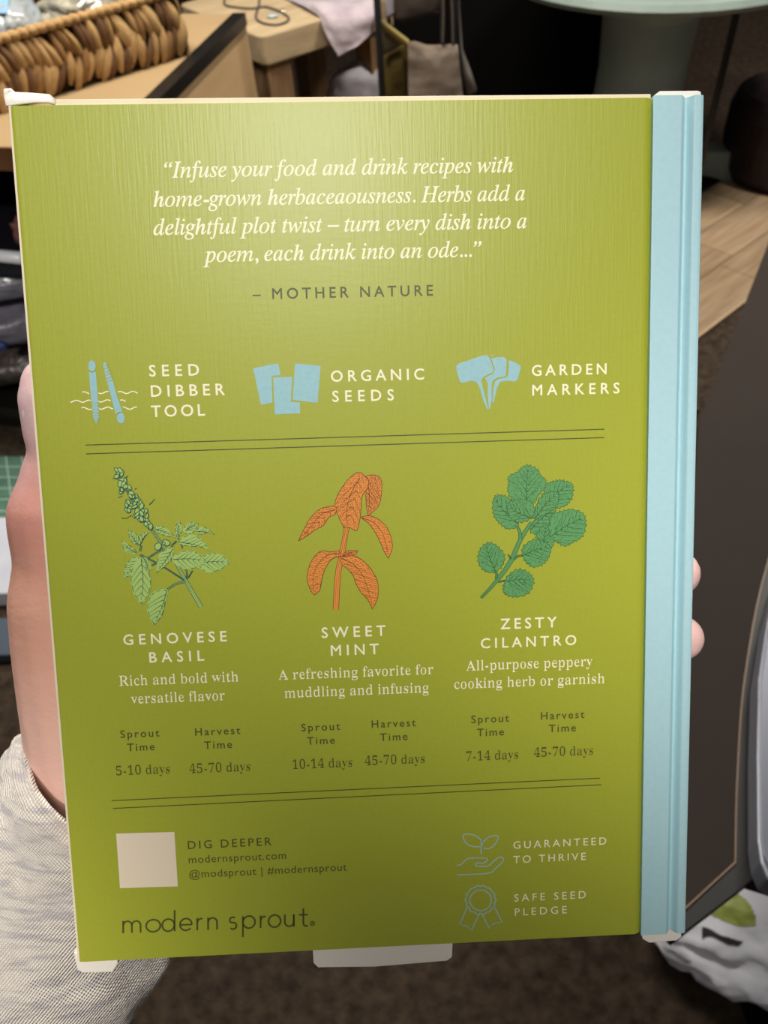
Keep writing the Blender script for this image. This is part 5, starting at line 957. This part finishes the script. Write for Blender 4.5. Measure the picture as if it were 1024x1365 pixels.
# zesty cilantro
drawing('cilantro_drawing', 5.689, 620, 600, [mat('leaf_green_ink', '5d9b5c', .5, .4), mat('deep_green_ink', '24522c', .5, .4)], [
    ([(620, 260), (670, 238), (730, 230), (800, 250), (820, 290), (805, 370), (760, 420), (690, 440), (640, 400), (600, 330)], (600, 420), (790, 260)),
    ([(480, 115), (550, 150), (570, 190), (610, 230), (600, 290), (550, 350), (520, 400), (440, 385), (370, 380), (325, 310), (335, 250), (330, 205), (400, 165), (430, 135)], (470, 400), (480, 130)),
    ([(210, 410), (230, 350), (290, 345), (350, 380), (400, 450), (400, 570), (320, 595), (260, 550), (218, 490)], (400, 560), (225, 370)),
    ([(490, 600), (560, 500), (670, 450), (680, 480), (640, 560), (600, 620), (545, 640)], (500, 600), (660, 460)),
    ([(520, 520), (560, 370), (640, 320), (705, 325), (700, 400), (660, 450), (580, 500)], (530, 520), (690, 330)),
    ([(320, 440), (350, 390), (440, 375), (515, 410), (515, 500), (430, 545), (350, 520)], (515, 520), (330, 430)),
    ([(540, 650), (600, 570), (650, 600), (675, 690), (645, 745), (570, 710)], (600, 740), (610, 580)),
    ([(650, 500), (720, 468), (800, 450), (890, 480), (915, 550), (890, 650), (830, 690), (760, 725), (690, 690), (640, 640)], (650, 655), (895, 510)),
    ([(440, 740), (520, 680), (600, 700), (648, 740), (630, 820), (580, 868), (510, 882), (450, 830)], (432, 800), (630, 730)),
    ([(100, 820), (120, 745), (185, 700), (255, 740), (300, 810), (270, 890), (200, 925), (130, 900)], (232, 920), (160, 715)),
    ([(290, 1040), (320, 960), (400, 905), (480, 930), (518, 990), (480, 1080), (380, 1112), (310, 1090)], (300, 995), (510, 985))],
    [([(120, 1122), (180, 1060), (245, 985)], 16, 24), ([(245, 985), (310, 900), (360, 820)], 30, 34), ([(360, 820), (420, 680), (505, 545)], 34, 22),
     ([(235, 980), (240, 940), (225, 915)], 16, 12), ([(250, 1000), (290, 992), (320, 985)], 12, 8), ([(370, 830), (400, 805), (440, 800)], 14, 10), ([(420, 680), (415, 620), (395, 580)], 26, 14), ([(350, 825), (325, 790)], 10, 4)],
    'green cilantro sprig drawing', tick=26, tooth=9, inkw=5, seed=6, veinstep=.19)
# genovese basil
rb = random.Random(3); bl_ = []
spine_ = [(150, 110, 22), (170, 160, 26), (200, 215, 45), (225, 265, 55), (240, 310, 85), (245, 345, 80), (300, 385, 55), (330, 425, 50), (345, 455, 30)]
for x_, y_, w_ in spine_:
    for k in range(9 if w_ > 60 else 6):
        bl_.append((x_+rb.uniform(-w_, w_)*.85, y_+rb.uniform(-26, 24), rb.uniform(14, 24), rb.uniform(9, 15), rb.uniform(0, 3)))
bl_ += [(470, 580, 28, 20, .2), (415, 605, 22, 26, .4), (455, 585, 10, 9, 0)]
drawing('basil_drawing', 5.12, 130, 610, [mat('pale_green_ink', 'a9c86a', .5, .4), mat('teal_ink', '2f5c4a', .5, .4)], [
    ([(545, 548), (530, 480), (558, 425), (578, 480), (565, 530)], (552, 545), (558, 430)),
    ([(585, 500), (600, 465), (640, 440), (690, 450), (665, 500), (620, 525)], (600, 500), (680, 452)),
    ([(670, 510), (690, 480), (735, 475), (800, 522), (745, 512), (700, 525)], (680, 505), (790, 518)),
    ([(550, 570), (620, 525), (690, 540), (740, 590), (765, 635), (700, 610), (600, 600)], (550, 575), (755, 625)),
    ([(385, 480), (425, 462), (480, 490), (535, 545), (460, 532), (405, 512)], (390, 485), (530, 542)),
    ([(690, 700), (740, 660), (800, 650), (860, 670), (905, 715), (850, 760), (760, 785), (700, 755)], (690, 720), (895, 713)),
    ([(510, 690), (560, 645), (640, 630), (700, 660), (745, 700), (700, 748), (600, 760), (545, 738)], (515, 695), (740, 702)),
    ([(410, 710), (430, 650), (500, 610), (522, 640), (500, 700), (440, 760), (400, 790)], (510, 630), (402, 780)),
    ([(280, 600), (225, 560), (210, 490), (265, 520), (292, 565)], (285, 600), (215, 500)),
    ([(290, 600), (285, 545), (325, 505), (355, 510), (312, 550)], (290, 600), (345, 512)),
    ([(275, 655), (190, 640), (165, 565), (222, 600)], (270, 652), (170, 580)),
    ([(295, 690), (240, 680), (190, 740), (178, 820), (215, 808), (245, 760)], (292, 690), (185, 810)),
    ([(310, 680), (350, 700), (370, 755), (330, 780)], (315, 680), (350, 770)),
    ([(300, 685), (345, 760), (368, 850), (345, 950), (300, 1005), (245, 920), (225, 800), (255, 720)], (300, 690), (300, 995)),
    ([(480, 900), (400, 905), (350, 960), (340, 1050), (385, 1145), (440, 1080), (465, 980)], (475, 905), (388, 1135))],
    [([(140, 100), (240, 300), (350, 465)], 8, 10), ([(350, 465), (440, 590), (520, 690)], 12, 18), ([(520, 690), (600, 835), (708, 1020)], 16, 26),
     ([(600, 845), (530, 865), (470, 905)], 12, 8), ([(590, 835), (450, 745), (300, 665)], 7, 6), ([(455, 620), (400, 650), (330, 690), (290, 660)], 9, 8), ([(505, 700), (430, 710), (360, 740)], 10, 6),
     ([(540, 570), (510, 600), (500, 640)], 8, 6), ([(550, 545), (575, 600), (580, 620)], 7, 4), ([(610, 830), (610, 780), (600, 760)], 8, 5), ([(300, 600), (290, 640)], 8, 8), ([(620, 820), (650, 770)], 6, 4)],
    'pale green and teal basil sprig drawing', blobs=bl_, tick=0, inkw=5, halo=True, seed=9, veinstep=.16,
    extra=[([(105, 138), (145, 150)], 3), ([(355, 320), (375, 300), (395, 278)], 5), ([(165, 412), (200, 412), (235, 392)], 5), ([(145, 272), (175, 258)], 4), ([(255, 215), (272, 205)], 4), ([(190, 140), (212, 118)], 5)])

# ------------------------------------------------------------------ the left hand behind the box
def capsule(bm, a, b, ra, rb_, n=16):
    a, b = Vector(a), Vector(b); d = b-a; L = d.length
    if L < 1e-6: d = Vector((0, 0, 1)); L = 1e-6
    t = d.normalized(); u = t.orthogonal().normalized(); v = t.cross(u); rings = []
    for i in range(6):
        th = math.pi/2*(1-i/5); rings.append((a-t*ra*math.sin(th), max(ra*math.cos(th), 1e-5)))
    for i in range(6):
        th = math.pi/2*i/5; rings.append((b+t*rb_*math.sin(th), max(rb_*math.cos(th), 1e-5)))
    R = [[bm.verts.new(c+(u*math.cos(2*math.pi*k/n)+v*math.sin(2*math.pi*k/n))*r) for k in range(n)] for c, r in rings]
    for i in range(len(R)-1):
        for k in range(n): bm.faces.new((R[i][k], R[i][(k+1) % n], R[i+1][(k+1) % n], R[i+1][k]))
    bm.faces.new(R[0][::-1]); bm.faces.new(R[-1])
def chain(bm, pts):
    for (x, y, z, r), (x2, y2, z2, r2) in zip(pts, pts[1:]): capsule(bm, fp(x, y, z), fp(x2, y2, z2), r, r2)
bm = bmesh.new()
zt_ = -.050
thumb = [(66, 513, -.042, .0088), (80, 535, -.044, .0128), (91, 570, -.047, .0142), (98, 600, -.049, .0138), (97, 640, zt_, .0165), (92, 690, zt_, .0195), (101, 745, -.052, .0197), (103, 800, -.053, .0222), (108, 860, -.055, .0225), (122, 930, -.056, .0240), (142, 1010, -.056, .0262)]
chain(bm, thumb)
chain(bm, [(140, 1010, -.058, .0255), (185, 1110, -.060, .0240), (150, 1190, -.064, .0260), (80, 1290, -.068, .030), (0, 1400, -.066, .034)])
chain(bm, [(230, 1060, -.062, .021), (210, 1130, -.064, .022)])
chain(bm, [(185, 1090, -.062, .021), (320, 960, -.062, .018), (440, 860, -.058, .0145)])
chain(bm, [(120, 900, -.056, .021), (260, 860, -.060, .017), (420, 780, -.056, .0135)])
chain(bm, [(220, 1080, -.064, .020), (360, 1010, -.062, .017), (450, 940, -.060, .014)])
chain(bm, [(240, 1090, -.064, .018), (360, 1050, -.062, .015), (420, 1010, -.060, .013)])
chain(bm, [(180, 1000, -.060, .021), (330, 930, -.061, .017)]); chain(bm, [(300, 880, -.060, .017), (440, 930, -.060, .014)])
chain(bm, [(420, 780, -.052, .0118), (600, 705, -.050, .0102), (745, 672, -.046, .0092), (840, 668, -.039, .0080)])
chain(bm, [(440, 860, -.052, .0120), (640, 800, -.051, .0104), (810, 772, -.046, .0092), (902, 764, -.0372, .0078)])
chain(bm, [(450, 930, -.053, .0116), (640, 890, -.051, .0100), (810, 865, -.046, .0090), (907, 850, -.0372, .0078)])
chain(bm, [(420, 1010, -.054, .0105), (580, 985, -.051, .0088), (720, 960, -.046, .0078), (800, 945, -.0375, .0068)])
me = bpy.data.meshes.new('person'); bm.to_mesh(me); bm.free()
hand = link('person', me); hand.matrix_world = BX
r_ = hand.modifiers.new('r', 'REMESH'); r_.mode = 'VOXEL'; r_.voxel_size = .0014
s_ = hand.modifiers.new('s', 'SMOOTH'); s_.factor = .6; s_.iterations = 7
dg = bpy.context.evaluated_depsgraph_get(); dg.update()
me2 = bpy.data.meshes.new_from_object(hand.evaluated_get(dg)); hand.modifiers.clear(); hand.data = me2; me2.name = 'person'
me2.polygons.foreach_set('use_smooth', [True]*len(me2.polygons))
def skin():
    m = mat('skin', 'cf9a86', .5, .4, sss=.12); nt = m.node_tree; b = nt.nodes['Principled BSDF']
    tc = nt.nodes.new('ShaderNodeTexCoord'); n = nt.nodes.new('ShaderNodeTexNoise'); n.inputs['Scale'].default_value = 45; n.inputs['Detail'].default_value = 5
    sp = nt.nodes.new('ShaderNodeSeparateXYZ'); nt.links.new(tc.outputs['Object'], sp.inputs[0]); nt.links.new(tc.outputs['Object'], n.inputs['Vector'])
    mr = nt.nodes.new('ShaderNodeMapRange'); mr.inputs['From Min'].default_value = .02; mr.inputs['From Max'].default_value = .175; nt.links.new(sp.outputs['Y'], mr.inputs[0])
    ad = nt.nodes.new('ShaderNodeMath'); ad.operation = 'MULTIPLY_ADD'; ad.inputs[1].default_value = .25; nt.links.new(n.outputs[0], ad.inputs[0]); nt.links.new(mr.outputs[0], ad.inputs[2])
    r = nt.nodes.new('ShaderNodeValToRGB'); e = r.color_ramp.elements
    e[0].position = .1; e[0].color = (*lin('d8b0a4'), 1); e[1].position = 1.0; e[1].color = (*lin('e3bfc0'), 1)
    for p_, c_ in ((.35, 'e0b3a3'), (.60, 'e0a892'), (.78, 'd49484'), (.88, 'dca8a2')): x_ = e.new(p_); x_.color = (*lin(c_), 1)
    mx = nt.nodes.new('ShaderNodeMix'); mx.data_type = 'RGBA'; m3 = nt.nodes.new('ShaderNodeMapRange'); m3.inputs['From Min'].default_value = .15; m3.inputs['From Max'].default_value = .18
    nt.links.new(sp.outputs['X'], m3.inputs[0]); nt.links.new(m3.outputs[0], mx.inputs['Factor']); nt.links.new(ad.outputs[0], r.inputs[0]); nt.links.new(r.outputs[0], mx.inputs['A'])
    mx.inputs['B'].default_value = (*lin('e6bdb8'), 1); nt.links.new(mx.outputs['Result'], b.inputs['Base Color'])
    wv = nt.nodes.new('ShaderNodeTexNoise'); mp = nt.nodes.new('ShaderNodeMapping'); mp.inputs['Scale'].default_value = (110, 190, 110); nt.links.new(tc.outputs['Object'], mp.inputs[0]); nt.links.new(mp.outputs[0], wv.inputs['Vector']); wv.inputs['Scale'].default_value = 1
    vo = nt.nodes.new('ShaderNodeTexVoronoi'); vo.inputs['Scale'].default_value = 900; nt.links.new(tc.outputs['Object'], vo.inputs['Vector'])
    a2 = nt.nodes.new('ShaderNodeMath'); a2.operation = 'MULTIPLY_ADD'; a2.inputs[1].default_value = .15; nt.links.new(vo.outputs[0], a2.inputs[0]); nt.links.new(wv.outputs[0], a2.inputs[2])
    bu = nt.nodes.new('ShaderNodeBump'); bu.inputs['Distance'].default_value = .0006; bu.inputs['Strength'].default_value = .6
    nt.links.new(a2.outputs[0], bu.inputs['Height']); nt.links.new(bu.outputs[0], b.inputs['Normal'])
    return m
me2.materials.clear(); me2.materials.append(skin())
tag(hand, "person's left hand behind the green box, thumb along its left edge", 'person')
# thumb nail, on the thumb's outer side
M_nail = mat('nail', 'ecd4d2', .3, .5, coat=.3)
np_ = fp(36, 545, -.038)
nl = blob('nail', np_, (.0016, .0040, .0030), M_nail, hand, amp=.1, sub=3, rot=(0, .2, -.15)); nl['label'] = 'small pale nail edge'

# sleeve: heather knit cuff round the wrist, running off towards the elbow
M_kn = mat('heather_knit', 'd9cfc4', .95, .1, sheen=.3)
def knit():
    nt = M_kn.node_tree; b = nt.nodes['Principled BSDF']; tc = nt.nodes.new('ShaderNodeTexCoord')
    mp = nt.nodes.new('ShaderNodeMapping'); mp.inputs['Rotation'].default_value = (0, 0, .9); mp.inputs['Scale'].default_value = (90, 420, 90)
    n = nt.nodes.new('ShaderNodeTexNoise'); n.inputs['Scale'].default_value = 1; n.inputs['Detail'].default_value = 4
    nt.links.new(tc.outputs['Object'], mp.inputs[0]); nt.links.new(mp.outputs[0], n.inputs['Vector'])
    r = nt.nodes.new('ShaderNodeValToRGB'); e = r.color_ramp.elements; e[0].position = .36; e[0].color = (*lin('cbc4c6'), 1); e[1].position = .56; e[1].color = (*lin('f3eadf'), 1)
    x_ = e.new(.45); x_.color = (*lin('e2d8d0'), 1)
    nt.links.new(n.outputs[0], r.inputs[0]); nt.links.new(r.outputs[0], b.inputs['Base Color'])
    mp2 = nt.nodes.new('ShaderNodeMapping'); mp2.inputs['Rotation'].default_value = (0, 0, .72); mp2.inputs['Scale'].default_value = (1, 1, 1)
    w1 = nt.nodes.new('ShaderNodeTexWave'); w1.bands_direction = 'X'; w1.inputs['Scale'].default_value = 330; w1.inputs['Distortion'].default_value = 1.0; w1.inputs['Detail'].default_value = 1
    w2 = nt.nodes.new('ShaderNodeTexWave'); w2.bands_direction = 'Y'; w2.inputs['Scale'].default_value = 330; w2.inputs['Distortion'].default_value = 1.0
    nt.links.new(tc.outputs['Object'], mp2.inputs[0]); nt.links.new(mp2.outputs[0], w1.inputs['Vector']); nt.links.new(mp2.outputs[0], w2.inputs['Vector'])
    ad = nt.nodes.new('ShaderNodeMath'); nt.links.new(w1.outputs['Fac'], ad.inputs[0]); nt.links.new(w2.outputs['Fac'], ad.inputs[1])
    bu = nt.nodes.new('ShaderNodeBump'); bu.inputs['Distance'].default_value = .0006; bu.inputs['Strength'].default_value = .9
    nt.links.new(ad.outputs[0], bu.inputs['Height']); nt.links.new(bu.outputs[0], b.inputs['Normal'])
knit()
path = [(168, 1080, -.059), (140, 1112, -.062), (95, 1168, -.066), (60, 1225, -.068), (20, 1295, -.068), (-30, 1380, -.064), (-90, 1500, -.055), (-170, 1680, -.04), (-260, 1900, -.02)]
pp = catmull([fp(*p) for p in path], 6); V = []; N = 72; prev = None
rings = []
for i, p in enumerate(pp):
    t = (pp[min(i+1, len(pp)-1)]-pp[max(i-1, 0)]).normalized()
    if prev is None: u = t.cross(Vector((0, 0, 1))).normalized()
    else: u = (prev-t*prev.dot(t)).normalized()
    prev = u; v = t.cross(u); s_ = i/6
    rad = .0455+.003*math.sin(min(s_, 1)*math.pi)+(.0 if s_ < 1 else .0012*(s_-1))
    ring = []
    for k in range(N):
        a_ = 2*math.pi*k/N; d = u*math.cos(a_)+v*math.sin(a_)*.78; w_ = noise.fractal(Vector((math.cos(a_)*1.6, math.sin(a_)*1.6, s_*.9)), 1, 2, 4)*.0045
        if s_ < .35: w_ *= .5
        ring.append(p+d*(rad+w_)-t*(.36*d.z*rad*max(0, 1-s_/2)))
    rings.append((ring, p))
first, fc = rings[0]; ax = (pp[1]-pp[0]).normalized()
inner = []
for q in ((.93, -.0010), (.965, -.0022), (1.0, -.0014)): inner.append([fc+(r-fc)*q[0]+ax*q[1] for r in first])
deep = [[c+(r-c)*.90 for r in ring] for ring, c in (rings[8], rings[4], rings[1])]
allr = deep+inner+[r for r, _ in rings]
V = [v for r in allr for v in r]; Fs = []
for i in range(len(allr)-1):
    for k in range(N): a_ = i*N+k; b_ = i*N+(k+1) % N; Fs.append((a_, b_, b_+N, a_+N))
Fs.append(tuple((len(allr)-1)*N+k for k in range(N)))
slv = mesh('sleeve', V, Fs, M_kn, hand, smooth=True); slv['label'] = 'pale heather knit sleeve cuff'
